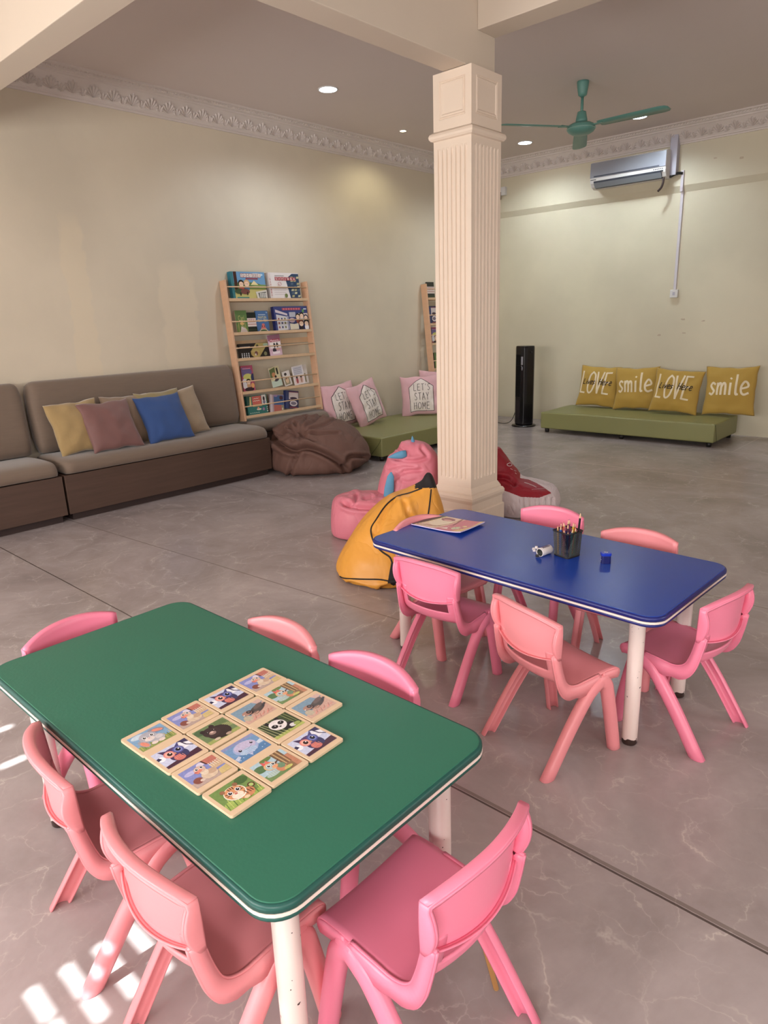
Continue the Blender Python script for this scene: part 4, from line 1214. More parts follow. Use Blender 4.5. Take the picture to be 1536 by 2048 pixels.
for k, (v, h, cf) in enumerate(((1.154, 0.20, c_dark), (0.840, 0.22, c_navy), (0.597, 0.2, c_purple), (0.280, 0.2, c_green))):
    book('book', ('dark book on the top shelf of the second rack, by the post', 'navy book on the second shelf of the second rack', 'magenta book on the third shelf of the second rack', 'green book on the fourth shelf of the second rack')[k], MW2, 0.03, v, 0.15, h, 0.015, cf, (60, 56, 56), group='books on the second rack')

# ================================================================== BEAN BAGS
def fabric(name, colr, rough=0.6, wr=0.35, scale=7.0):
    m = mat(name, colr, rough, 0.05, 3)
    nt = NT(m); b = nt.n['Principled BSDF']; tc = nt.new('ShaderNodeTexCoord')
    mp = nt.new('ShaderNodeMapping'); mp.inputs['Scale'].default_value = (1.0, 1.0, 0.55); mp.inputs['Rotation'].default_value = (0.4, 0.3, 0.5); nt.link(tc.outputs['Object'], mp.inputs[0])
    n = nt.new('ShaderNodeTexNoise', Scale=scale, Detail=2.5, Distortion=1.2); nt.link(mp.outputs[0], n.inputs[0])
    r = math_n(nt, 'ABSOLUTE', math_n(nt, 'SUBTRACT', n.outputs[0], 0.5))
    r = math_n(nt, 'POWER', math_n(nt, 'MULTIPLY', r, 4.0, clamp=True), 0.6)
    bp = nt.new('ShaderNodeBump', Strength=wr, Distance=0.03); nt.link(r, bp.inputs['Height']); nt.link(bp.outputs[0], b.inputs['Normal'])
    return m


EYE = Vector((0, 0, 1.4))               # standing viewpoint used to lay out folds and seams on the bags


class Bag:
    """stuffed cloth bag lofted from elliptical rings. Local axes at centre c: L sideways, V away from the tables"""
    def __init__(s, name, label, c, group='bean bags'):
        s.c = Vector((c[0], c[1], 0)); s.V = s.c.normalized(); s.L = Vector((s.V.y, -s.V.x, 0))
        s.t = thing(name, label, 'bean bag', s.c, group=group)
    def sz(s, p):
        d = p - EYE; k = (s.c - EYE).dot(s.V) / d.dot(s.V); q = EYE + d * k
        return (q - s.c).dot(s.L), q.z
    def at(s, a, z):
        """point of the bag's surface seen behind the layout point (a, z)"""
        q = s.c + s.L * a + Vector((0, 0, z)); d = (q - EYE).normalized()
        h = s.tree.ray_cast(EYE, d)
        if h[0] is None: h = s.tree.find_nearest(q)
        return h[0], h[1]
    def loft(s, rings, m, grooves=(), dent=None, wr=0.012, wsc=0.16, off=(0, 0), seed=0.0, name='bag_body', n=110, steps=9, goff=0.0, colour=None):
        R = cr([Vector((r[1], r[2], r[0])) for r in rings], steps); D = cr([Vector((r[3], r[4] if len(r) > 4 else 0, 0)) for r in rings], steps)
        verts = []; cen = s.c + s.L * off[0] + s.V * off[1]
        for p, d in zip(R, D):
            a = max(0.002, (p.y - p.x) / 2); m0 = (p.x + p.y) / 2; row = []
            for k in range(n):
                th = 2 * PI * k / n; ct, st = math.cos(th), math.sin(th)
                e_ = 2.3; rr = (abs(ct) ** e_ + abs(st) ** e_) ** (-1 / e_)
                b = max(0.002, d.x) * (dent(ct, st, p.z) if dent else 1)
                row.append(cen + s.L * (m0 + a * ct * rr) - s.V * (b * st * rr - d.y) + Vector((0, 0, max(0.0, p.z))))
            verts.append(row)
        me = bpy.data.meshes.new(name); bm = bmesh.new(); loft(bm, verts); bmesh.ops.recalc_face_normals(bm, faces=bm.faces); bm.to_mesh(me); bm.free()
        nr = [v.normal.copy() for v in me.vertices]
        gs = []
        for pts, dep, wid in grooves:
            gs.append(([(q.x + goff, q.y) for q in cr([Vector((a, b, 0)) for a, b in pts], 4)], dep, wid))
        for v, nn in zip(me.vertices, nr):
            p = v.co / wsc + Vector((seed, seed * 2, seed * 3))
            q = 1 - 2 * abs(noise.noise(Vector((p.x, p.y, p.z * 0.5)))); q2 = 1 - 2 * abs(noise.noise(Vector((p.x * 2.7, p.y * 2.7, p.z * 1.1)) + Vector((5, 5, 5))))
            disp = wr * (0.6 * q + 0.25 * q2 - 0.4)
            if gs and nn.dot(v.co - EYE) < 0.05:
                a, z = s.sz(v.co)
                for pl, dep, wid in gs:
                    bd = 9
                    for (x1, y1), (x2, y2) in zip(pl, pl[1:]):
                        dx, dy = x2 - x1, y2 - y1; f = max(0, min(1, ((a - x1) * dx + (z - y1) * dy) / max(1e-9, dx * dx + dy * dy)))
                        bd = min(bd, math.hypot(a - x1 - f * dx, z - y1 - f * dy))
                    disp -= dep * math.exp(-(bd / wid) ** 2) - 0.45 * dep * math.exp(-((bd - 2.2 * wid) / (1.2 * wid)) ** 2)
            v.co += nn * disp; v.co.z = max(0.001, v.co.z)
        me.transform(Matrix.Translation(-s.c))
        for mm in (m if isinstance(m, list) else [m]): me.materials.append(mm)
        for p in me.polygons:
            p.use_smooth = True
            if colour: p.material_index = colour(p.center + s.c, *s.sz(p.center + s.c))
        o = bpy.data.objects.new(name, me); COL.objects.link(o); o.parent = s.t
        s.tree = BVHTree.FromPolygons([v.co + s.c for v in me.vertices], [tuple(p.vertices) for p in me.polygons])
        s.o = o
        return o
    def piping(s, name, pts, r, m, out=0.0015, label=None):
        P = []
        for q in cr([Vector((a, b, 0)) for a, b in pts], 8):
            h, nn = s.at(q.x, q.y)
            if nn.dot(h - EYE) > 0: nn = -nn
            P.append(h + nn * out - s.c)
        for _ in range(3): P = [P[0]] + [(P[i - 1] + P[i] * 2 + P[i + 1]) / 4 for i in range(1, len(P) - 1)] + [P[-1]]
        bm = bmesh.new(); tube(bm, P, r, 6); return obj(name, bm, m, s.t, True, label=label)


def inside(a, z, P):
    r = False
    for (x1, y1), (x2, y2) in zip(P, P[1:] + P[:1]):
        if (y1 > z) != (y2 > z) and a < (x2 - x1) * (z - y1) / (y2 - y1) + x1: r = not r
    return r


M_brownbag = fabric('brown_bean_bag_cloth', (104, 74, 64), 0.75, 0.16, 4.0)
B = Bag('bean_bag', 'big slumped brown bean bag at the right end of the sofa', (-4.92, 4.47))
puck = [([(-0.25 + 0.02 * math.cos(a), 0.34 + 0.02 * math.sin(a)), (-0.25 + L_ * math.cos(a + 0.2), 0.34 + L_ * 0.8 * math.sin(a + 0.3))], 0.020, 0.011) for a, L_ in ((0.1, 0.42), (0.5, 0.36), (0.95, 0.2), (1.6, 0.14), (2.2, 0.14), (2.8, 0.2), (3.4, 0.22), (4.0, 0.16), (4.7, 0.15), (5.4, 0.2), (5.95, 0.40))]
B.loft([(0.0, -0.42, 0.28, 0.34), (0.03, -0.52, 0.37, 0.43), (0.10, -0.545, 0.43, 0.46), (0.20, -0.53, 0.425, 0.44), (0.30, -0.51, 0.36, 0.40), (0.38, -0.475, 0.29, 0.33), (0.44, -0.42, 0.19, 0.26), (0.49, -0.30, 0.06, 0.16), (0.505, -0.16, -0.06, 0.05), (0.506, -0.12, -0.10, 0.01)],
       M_brownbag, grooves=[([(-0.506, 0.353), (-0.454, 0.255), (-0.306, 0.175), (-0.174, 0.198), (-0.023, 0.136), (0.105, 0.055), (0.185, -0.029)], 0.060, 0.022), ([(-0.249, 0.147), (-0.315, 0.053), (-0.352, -0.043)], 0.035, 0.016), ([(0.186, -0.023), (0.239, 0.085), (0.396, 0.077)], 0.035, 0.016), ([(-0.27, 0.34), (-0.22, 0.34)], 0.05, 0.035)] + puck,
       wr=0.022, wsc=0.22, seed=1.3, n=150, steps=14)

M_pinkbag = fabric('rose_pink_bean_bag_cloth', (212, 122, 138), 0.5, 0.25, 5.0)
M_fin = mat('sky_blue_felt', (92, 150, 186), 0.7)
B = Bag('bean_bag', 'rose pink bean bag chair with blue fins against the column', (-3.0, 3.30))
B.loft([(0.0, -0.205, 0.20, 0.18), (0.02, -0.232, 0.23, 0.21), (0.10, -0.236, 0.25, 0.22), (0.19, -0.226, 0.25, 0.21), (0.235, -0.212, 0.23, 0.18), (0.262, -0.175, 0.18, 0.13), (0.272, -0.08, 0.08, 0.04), (0.272, -0.02, 0.02, 0.01)], M_pinkbag,
       grooves=[([(-0.15, 0.20), (-0.10, 0.17), (-0.02, 0.16), (0.07, 0.155)], 0.022, 0.014), ([(-0.06, 0.25), (-0.07, 0.20), (-0.13, 0.18)], 0.02, 0.012), ([(0.05, 0.23), (0.0, 0.22)], 0.015, 0.01)], wr=0.007, wsc=0.16, off=(-0.175, -0.044), goff=-0.175, seed=2.1, name='seat_lobe')
B.loft([(0.0, -0.20, 0.16, 0.18), (0.08, -0.235, 0.18, 0.19), (0.18, -0.245, 0.185, 0.19), (0.27, -0.238, 0.185, 0.18), (0.34, -0.22, 0.185, 0.17), (0.42, -0.19, 0.185, 0.15), (0.49, -0.155, 0.175, 0.125), (0.54, -0.10, 0.145, 0.10), (0.58, -0.07, 0.10, 0.07), (0.60, -0.04, 0.05, 0.03), (0.603, -0.01, 0.01, 0.008)], M_pinkbag,
       grooves=[([(-0.08, 0.60), (-0.09, 0.566), (-0.04, 0.509), (-0.13, 0.497)], 0.014, 0.009), ([(0.069, 0.556), (0.102, 0.497), (0.01, 0.47), (-0.105, 0.485)], 0.014, 0.011), ([(0.06, 0.41), (-0.049, 0.401), (-0.12, 0.35), (-0.15, 0.327)], 0.013, 0.011), ([(-0.152, 0.433), (-0.08, 0.45), (0.02, 0.44)], 0.010, 0.009), ([(-0.12, 0.39), (-0.05, 0.33), (0.03, 0.34)], 0.008, 0.010)], wr=0.007, wsc=0.17, off=(0.153, 0.064), goff=0.150, seed=3.7, name='back_lobe')
Ls, Vs = B.L, B.V
cb = B.c + Ls * 0.153 + Vs * 0.064


def fin(a0, z0, a1, z1, wd, push, full=False):
    """flat felt blade from base (a0,z0) to tip (a1,z1) in the bag's sideways/height plane"""
    p0 = cb + Ls * a0 - Vs * push; p0.z = z0; p1 = cb + Ls * a1 - Vs * (push + 0.02); p1.z = z1
    d = (p1 - p0); side = Vector((0, 0, 1)) if abs(d.z) < d.length * 0.6 else Ls
    side = (side - d * side.dot(d) / d.length_squared).normalized(); th = d.normalized().cross(side)
    bm = bmesh.new(); rings = []
    for f, k_ in (((-0.1, 0.7), (0.2, 0.8), (0.55, 0.8), (0.88, 0.55), (1.0, 0.1)) if full else ((-0.1, 0.9), (0.2, 1.0), (0.55, 0.72), (0.85, 0.32), (1.0, 0.04))):
        cc = p0 + d * f - B.c
        rings.append([cc + side * (wd * k_ * math.cos(q * PI / 6)) + th * (0.013 * min(1, k_ * 1.2)) * math.sin(q * PI / 6) for q in range(12)])
    loft(bm, rings); obj('fin', bm, M_fin, B.t, True, label='sky blue felt fin')


fin(-0.05, 0.530, -0.162, 0.515, 0.027, 0.10)
fin(0.012, 0.585, 0.006, 0.640, 0.014, 0.02)
fin(-0.178, 0.185, -0.142, 0.43, 0.040, 0.165, True)

M_yel = fabric('banana_yellow_bean_bag_cloth', (226, 158, 64), 0.45, 0.18, 4.0)
M_blk = mat('black_cloth', (28, 22, 24), 0.7)
B = Bag('bean_bag', 'yellow banana shaped bean bag with a black tip, by the blue table', (-2.42, 2.78))
def ydent(ct, st, z):
    if st < 0: return 1
    return 1 - 0.42 * math.exp(-((ct - 0.35) / 0.42) ** 2) * math.exp(-((z - 0.27) / 0.15) ** 2)
PBLK = [(-0.085, 0.045), (-0.062, 0.02), (-0.045, -0.10), (-0.10, -0.10), (-0.108, -0.078)]
B.loft([(0.0, -0.34, 0.24, 0.26, -0.01), (0.02, -0.395, 0.28, 0.31, -0.01), (0.07, -0.395, 0.295, 0.315), (0.15, -0.352, 0.28, 0.29), (0.27, -0.270, 0.24, 0.23, 0.02), (0.35, -0.190, 0.22, 0.185, 0.04), (0.415, -0.095, 0.20, 0.14, 0.055), (0.455, 0.01, 0.185, 0.10, 0.06), (0.50, 0.092, 0.172, 0.055, 0.06), (0.535, 0.118, 0.160, 0.03, 0.06), (0.55, 0.130, 0.148, 0.012, 0.06)],
       [M_yel, M_blk], grooves=[([(-0.062, 0.413), (-0.106, 0.355), (-0.148, 0.256), (-0.179, 0.216)], 0.012, 0.012), ([(-0.142, -0.117), (-0.097, -0.108), (-0.062, -0.104), (-0.038, -0.131)], 0.03, 0.012), ([(0.0, 0.40), (0.02, 0.33), (0.07, 0.26)], 0.012, 0.012), ([(-0.33, -0.08), (-0.22, -0.12)], 0.015, 0.01)],
       dent=ydent, wr=0.008, wsc=0.2, seed=5.2, n=140, steps=12, colour=lambda p, a, z: 1 if (z > 0.478 and a > 0.06 and p.z > 0.44) or (inside(a, z, PBLK) and (p - B.c).dot(B.V) < 0.1) else 0)
B.piping('piping', [(0.10, 0.478), (0.03, 0.452), (-0.046, 0.432), (-0.11, 0.38), (-0.165, 0.30), (-0.197, 0.242), (-0.181, 0.165), (-0.14, 0.11), (-0.096, 0.076), (-0.082, 0.04), (-0.078, 0.023)], 0.0045, M_blk, label='black piping')
B.piping('piping', [(-0.395, -0.03), (-0.36, -0.05), (-0.25, -0.058), (-0.16, -0.062), (-0.101, -0.076)], 0.004, M_blk, label='black piping')
B.piping('piping', [(0.150, 0.471), (0.142, 0.40), (0.132, 0.329), (0.125, 0.28)], 0.004, M_blk, label='black piping')
B.piping('piping', [(-0.062, -0.10), (-0.035, -0.115), (-0.028, -0.135)], 0.004, M_blk, label='black piping')

M_white = fabric('off_white_bean_bag_cloth', (212, 196, 198), 0.6, 0.3, 7.0)
M_red = fabric('crimson_bean_bag_cloth', (146, 16, 36), 0.6, 0.2, 4.0)
B = Bag('bean_bag', 'crimson and off white bean bag on the far side of the column', (-2.5, 4.2))
PRED = [(-0.40, 0.60), (-0.40, 0.16), (-0.186, 0.168), (-0.11, 0.145), (-0.02, 0.11), (0.107, 0.106), (0.194, 0.143), (0.145, 0.181), (0.089, 0.215), (0.033, 0.241), (-0.030, 0.252), (-0.030, 0.60)]
B.loft([(0.0, -0.18, 0.21, 0.19), (0.02, -0.22, 0.24, 0.22), (0.09, -0.24, 0.255, 0.25), (0.15, -0.25, 0.245, 0.24), (0.19, -0.26, 0.215, 0.21), (0.215, -0.265, 0.14, 0.18), (0.25, -0.27, 0.0, 0.16, 0.02), (0.31, -0.275, -0.055, 0.14, 0.03), (0.36, -0.275, -0.10, 0.13, 0.03), (0.42, -0.275, -0.145, 0.10, 0.03), (0.465, -0.26, -0.175, 0.06, 0.03), (0.478, -0.22, -0.20, 0.01, 0.03)],
       [M_white, M_red], grooves=[([(-0.24, 0.25), (-0.13, 0.245), (-0.07, 0.20)], 0.018, 0.014)] + [([(x, 0.10), (x + 0.006, 0.03)], 0.010, 0.007) for x in (-0.01, 0.03, 0.07, 0.115, 0.16, 0.20)], wr=0.010, wsc=0.14, seed=7.7, n=300, steps=26, colour=lambda p, a, z: 1 if inside(a, z, PRED) else 0)
M_thread = mat('white_embroidery', (216, 200, 200), 0.7)
B.piping('embroidered_ring', [(-0.125, 0.355), (-0.108, 0.362), (-0.093, 0.355), (-0.096, 0.343), (-0.112, 0.339), (-0.125, 0.346), (-0.125, 0.355)], 0.0025, M_thread, label='white embroidered ring')
B.piping('embroidered_line', [(0.0, 0.219), (0.041, 0.205), (0.086, 0.184)], 0.002, M_thread, label='white embroidered line')
for q in ([(-0.075, 0.306), (-0.061, 0.302)], [(-0.068, 0.290), (-0.058, 0.281)], [(-0.102, 0.321), (-0.087, 0.313)]): B.piping('embroidered_dash', q, 0.0015, M_thread)
for k in range(9): B.piping('embroidered_dash', [(0.055 + 0.011 * k, 0.166 + 0.0012 * k), (0.061 + 0.011 * k, 0.168 + 0.0012 * k)], 0.0012, M_thread)

# ================================================================== TOWER FAN by the back wall
M_bk = mat('gloss_black_plastic', (20, 18, 22), 0.22)
M_bk2 = mat('matt_black_grille', (12, 12, 14), 0.5)
M_silver = mat('silver_print', (150, 150, 160), 0.35)
t = thing('tower_fan', 'tall slim black tower fan standing in the back corner', 'fan', (-4.585, 7.65, 0), math.radians(-24))
bm = bmesh.new(); lathe(bm, [(0.150, 0), (0.155, 0.006), (0.150, 0.018), (0.09, 0.026), (0.07, 0.03)], n=40); obj('base', bm, M_bk, t, True)


def tower_ring(z, s=1.0):
    return [Vector((x * s, y * s, z)) for x, y in ((-0.105, -0.035), (-0.095, -0.075), (-0.05, -0.095), (0.05, -0.095), (0.095, -0.075), (0.105, -0.035), (0.105, 0.06), (0.08, 0.09), (-0.08, 0.09), (-0.105, 0.06))]


bm = bmesh.new(); loft(bm, [tower_ring(0.025, 0.98), tower_ring(0.05), tower_ring(0.985), tower_ring(1.008, 0.96)]); bevel(obj('housing', bm, M_bk, t), 0.006)
bm = bmesh.new()
for k in range(11):
    x = -0.044 + 0.0088 * k; box(bm, x - 0.0016, x + 0.0016, -0.101, -0.094, 0.38, 0.90)
for z in (0.38, 0.51, 0.64, 0.77, 0.90): box(bm, -0.047, 0.047, -0.1, -0.094, z - 0.002, z + 0.002)
obj('grille', bm, M_bk2, t)
bm = bmesh.new(); box(bm, -0.045, 0.045, -0.098, -0.0945, 0.10, 0.34); bevel(obj('lower_panel', bm, mat('dark_violet_gloss', (34, 28, 36), 0.2), t), 0.003)
bm = bmesh.new()
box(bm, 0.052, 0.076, -0.096, -0.0895, 0.78, 0.88)
for v in bm.verts: v.co.y += (v.co.x - 0.05) * 0.42
obj('display', bm, M_silver, t)
bm = bmesh.new(); ellipsoid(bm, (0.058, -0.093, 0.765), (0.007, 0.003, 0.007), 12, 8); ellipsoid(bm, (0.068, -0.089, 0.735), (0.011, 0.004, 0.026), 12, 8); obj('control_knobs', bm, M_silver, t, True)
bm = bmesh.new(); tube(bm, [(0.10, 0.02, 0.93), (0.125, 0.02, 0.93)], 0.008, 8); obj('hook', bm, M_bk2, t, True)
bm = bmesh.new(); tube(bm, cr([(-4.70, 7.72, 0.30), (-4.75, 7.74, 0.22), (-4.80, 7.72, 0.06), (-4.88, 7.68, 0.006), (-5.1, 7.74, 0.006), (-5.35, 7.95, 0.006)], 8), 0.004, 6)
tag(obj('power_cord', bm, M_bk2, None, True), 'thin black cord running from the tower fan along the floor', 'cord')

# ================================================================== AIR CONDITIONER on the back wall
M_acw = mat('air_conditioner_white', (216, 214, 212), 0.35)
M_acs = mat('air_conditioner_silver_panel', (150, 152, 160), 0.28, metal=0.3)
M_acd = mat('air_outlet_dark', (66, 70, 80), 0.4)
YW = YB - 0.035
t = thing('air_conditioner', 'wall mounted split air conditioner under the cornice', 'air conditioner', (-3.56, YW, 2.765))
hw = 0.435
prof = [(0, 0.0), (-0.10, -0.008), (-0.155, 0.012), (-0.185, 0.05), (-0.195, 0.075), (-0.195, 0.095), (-0.185, 0.262), (-0.165, 0.275), (0, 0.285)]
bm = bmesh.new(); loft(bm, [[Vector((x, y, z)) for y, z in prof] for x in (-hw, hw)]); bevel(obj('housing', bm, M_acw, t), 0.008, 3, 50)
bm = bmesh.new(); loft(bm, [[Vector((x, y, z)) for y, z in ((-0.196, 0.104), (-0.202, 0.106), (-0.192, 0.262), (-0.185, 0.262))] for x in (-hw + 0.003, hw - 0.003)]); bevel(obj('front_panel', bm, M_acs, t), 0.002)
bm = bmesh.new(); loft(bm, [[Vector((x, y, z)) for y, z in ((-0.200, 0.112), (-0.2045, 0.112), (-0.2035, 0.124), (-0.200, 0.124))] for x in (-hw + 0.05, hw - 0.07)]); obj('grip_slot', bm, M_acd, t)
bm = bmesh.new(); loft(bm, [[Vector((x, y, z)) for y, z in ((-0.1945, 0.070), (-0.182, 0.040), (-0.150, 0.008), (-0.12, -0.004), (-0.10, 0.02), (-0.16, 0.07))] for x in (-hw + 0.045, hw - 0.045)]); obj('air_outlet', bm, M_acd, t)
bm = bmesh.new(); loft(bm, [[Vector((x, y, z)) for y, z in ((-0.197, 0.050), (-0.190, 0.046), (-0.155, 0.003), (-0.160, 0.0))] for x in (-hw + 0.05, hw - 0.05)]); obj('louvre', bm, mat('louvre_grey', (130, 134, 140), 0.35), t)
bm = bmesh.new()
for k in range(6): box(bm, 0.30 + 0.019 * k, 0.312 + 0.019 * k, -0.199, -0.1945, 0.082, 0.090)
box(bm, 0.378, 0.408, -0.1985, -0.192, 0.056, 0.070)
box(bm, -0.425, -0.36, -0.199, -0.1945, 0.082, 0.089)
obj('indicator_marks', bm, M_bk2, t)
bm = bmesh.new(); tube(bm, cr([(-3.165, YW - 0.13, 2.77), (-3.165, YW - 0.135, 2.72), (-3.18, YW - 0.14, 2.67), (-3.215, YW - 0.14, 2.635)], 6), 0.012, 10)
tag(obj('drain_hose', bm, mat('dark_brown_hose', (44, 26, 24), 0.5), None, True), 'short dark hose hanging below the air conditioner', 'hose')
M_trunk = mat('grey_plastic_trunking', (176, 174, 186), 0.4)
t = thing('pipe_trunking', 'boxed grey pipe trunking beside the air conditioner', 'trunking', (-3.095, YW, 2.79))
bm = bmesh.new(); box(bm, -0.045, 0.035, -0.075, 0, 0, 0.42); bevel(obj('trunking_body', bm, M_trunk, t), 0.004)
bm = bmesh.new(); tube(bm, cr([(-0.09, -0.05, 0.05), (-0.085, -0.06, -0.005), (-0.03, -0.06, -0.012), (0.04, -0.05, 0.012), (0.09, -0.02, 0.01)], 6), 0.014, 8); obj('insulated_pipe', bm, M_bk2, t, True, label='black insulated pipe')
bm = bmesh.new(); box(bm, -3.022, -2.992, YW - 0.018, YW, 2.66, 2.83); box(bm, -3.022, -2.992, YB - 0.018, YB - 0.001, 1.60, 2.63); box(bm, -3.022, -2.992, YB - 0.05, YB - 0.012, 2.62, 2.67)
tag(bevel(obj('cable_conduit', bm, mat('white_conduit', (204, 198, 204), 0.4)), 0.002), 'slim white cable conduit running down the back wall', 'conduit')
t = thing('wall_socket', 'small white wall switch at the end of the conduit', 'switch', (-3.007, YB, 1.555))
bm = bmesh.new(); box(bm, -0.043, 0.043, -0.035, 0, -0.043, 0.043); bevel(obj('face_plate', bm, M_acw, t), 0.004)
bm = bmesh.new(); box(bm, -0.012, 0.012, -0.040, -0.034, -0.018, 0.018); obj('rocker', bm, M_trunk, t)
t = thing('wall_speaker', 'little white box fixed high on the back wall beside the column', 'wall box', (-5.29, YW, 2.93))
bm = bmesh.new(); box(bm, -0.05, 0.05, -0.05, 0, -0.05, 0.05); bevel(obj('box_body', bm, M_acw, t), 0.006)
bm = bmesh.new(); box(bm, -0.045, -0.01, -0.06, -0.048, -0.10, -0.01); obj('cable_end', bm, M_bk2, t)

# ================================================================== CEILING FAN
M_teal = mat('teal_green_enamel', (92, 140, 130), 0.35, 0.04)
t = thing('ceiling_fan', 'teal green ceiling fan with three thin blades', 'fan', (-3.112, 6.033, 2.90))
bm = bmesh.new(); lathe(bm, [(0.050, 0.380), (0.050, 0.365), (0.046, 0.335), (0.040, 0.30), (0.036, 0.275), (0.016, 0.262)], n=24); obj('canopy_cup', bm, M_teal, t, True)
bm = bmesh.new(); tube(bm, [(0, 0, 0.27), (0, 0, 0.08)], 0.012, 12); obj('rod', bm, M_teal, t, True)
bm = bmesh.new(); lathe(bm, [(0.016, 0.155), (0.036, 0.148), (0.042, 0.12), (0.048, 0.09), (0.052, 0.062)], n=24); obj('lower_cup', bm, M_teal, t, True)
bm = bmesh.new(); lathe(bm, [(0.05, 0.064), (0.085, 0.058), (0.110, 0.045), (0.118, 0.030), (0.118, 0.010), (0.108, -0.006), (0.080, -0.022), (0.04, -0.030), (0.0, -0.031)], n=40); obj('motor', bm, M_teal, t, True)
bm = bmesh.new(); lathe(bm, [(0.119, 0.022), (0.123, 0.020), (0.123, 0.014), (0.119, 0.012)], n=40); obj('motor_rim', bm, mat('rim_enamel', (120, 160, 150), 0.3), t, True)
for a in (-3, 118, 240):
    R = Matrix.Rotation(math.radians(a), 4, 'Z')
    bm = bmesh.new(); rings = []
    for f, w_ in ((0.0, 0.05), (0.05, 0.058), (0.5, 0.064), (0.9, 0.066), (0.97, 0.055), (1.0, 0.03)):
        x = 0.17 + 0.60 * f; tilt = -0.14
        rings.append([R @ Vector((x, s * w_ * math.cos(tilt), 0.028 + s * w_ * math.sin(tilt) + q - 0.01 * f)) for s, q in ((-1, -0.0015), (0, -0.0035), (1, -0.0015), (1, 0.0015), (0, 0.0), (-1, 0.0015))])
    loft(bm, rings); bl = obj('blade', bm, M_teal, t, True)
    bm = bmesh.new(); loft(bm, [[R @ Vector((x, s * w_, 0.028 + q)) for s, q in ((-1, -0.004), (1, -0.004), (1, 0.004), (-1, 0.004))] for x, w_ in ((0.09, 0.022), (0.14, 0.018), (0.21, 0.03))]); obj('blade_bracket', bm, M_teal, bl)

# ================================================================== DOWNLIGHTS
M_lamp = mat('lit_lamp_disc', (235, 242, 255), 0.4, emit=((225, 238, 255), 22.0))
M_lampw = mat('lit_lamp_disc_warm', (255, 240, 205), 0.4, emit=((255, 236, 190), 14.0))
for lab, x, y, r, m, pw, colr in (('round downlight in the ceiling left of the column, the nearest', -4.678, 4.529, 0.075, M_lamp, 50, (0.80, 0.90, 1.0)),
                               ('tiny warm spotlight in the ceiling beside the column', -5.133, 6.029, 0.032, M_lampw, 14, (1.0, 0.93, 0.62)),
                               ('round downlight between the column and the ceiling fan', -4.569, 7.516, 0.075, M_lamp, 50, (0.80, 0.92, 1.0)),
                               ('round downlight beyond the right blade of the ceiling fan', -3.235, 7.498, 0.075, M_lamp, 50, (0.80, 0.92, 1.0))):
    t = thing('downlight', lab, 'ceiling light', (x, y, ZC), group='recessed ceiling lights')
    bm = bmesh.new(); lathe(bm, [(r * 0.98, 0.0), (r * 1.16, 0.0), (r * 1.18, -0.004), (r * 1.10, -0.008), (r * 1.0, -0.007), (r * 0.97, -0.002)], n=36); obj('rim', bm, M_acw, t, True)
    bm = bmesh.new(); lathe(bm, [(r * 1.0, -0.001), (r * 1.0, -0.0055), (r * 0.9, -0.0065)], n=32); obj('diffuser', bm, m, t)
    d = bpy.data.lights.new('lamp', 'SPOT'); d.energy = pw; d.color = colr; d.shadow_soft_size = r; d.spot_size = math.radians(150); d.spot_blend = 0.6
    lo = bpy.data.objects.new('lamp', d); COL.objects.link(lo); lo.location = (0, 0, -0.02 - r * 0.2); lo.parent = t

# ================================================================== THINGS ON THE GREEN TABLE: picture tiles
M_tile = mat('pale_birch_tile', (220, 192, 160), 0.5, 0.07, 14, 0.05, 60, stretch=(1, 4, 1))
SKY, GRS = (136, 168, 206), (122, 146, 62)


def e(*a): return ('e',) + a
def eyes(x1, x2, y, r, wh=(240, 240, 240)):
    return [e(x1, y, r * 1.5, r * 1.5, wh), e(x1, y, r, r * 1.1, (30, 22, 26)), e(x1 + r * .3, y + r * .35, r * .3, r * .3, (250, 250, 250)), e(x2, y, r * 1.5, r * 1.5, wh), e(x2, y, r, r * 1.1, (30, 22, 26)), e(x2 + r * .3, y + r * .35, r * .3, r * .3, (250, 250, 250))]


def a_bunny():
    s = [('r', 0, 0, 80, 60, (112, 160, 200)), e(20, 50, 16, 8, (190, 210, 226)), ('r', 0, 0, 80, 17, (140, 156, 70))]
    for k in range(12): s.append(('l', [(4 + k * 6.5, 4), (6 + k * 6.4, 20 + (k * 5) % 7)], 1.6, [(186, 176, 84), (96, 118, 50), (206, 190, 110)][k % 3]))
    s += [e(16, 20, 9, 15, (160, 160, 172), 0.25), e(16, 18, 6, 11, (222, 120, 90), 0.25), e(60, 46, 17, 8, (136, 140, 160), -0.5), e(62, 44, 12, 5, (222, 124, 96), -0.5), e(46, 20, 17, 14, (178, 176, 184)), e(35, 36, 19, 17, (172, 170, 182)), e(34, 27, 11, 7, (226, 212, 206)), e(50, 8, 7, 5, (226, 206, 196)), e(34, 9, 7, 5, (226, 206, 196)), e(52, 22, 8, 7, (206, 200, 204))]
    return s + eyes(27, 44, 37, 3.2) + [e(34, 30, 2, 1.4, (210, 130, 130))]


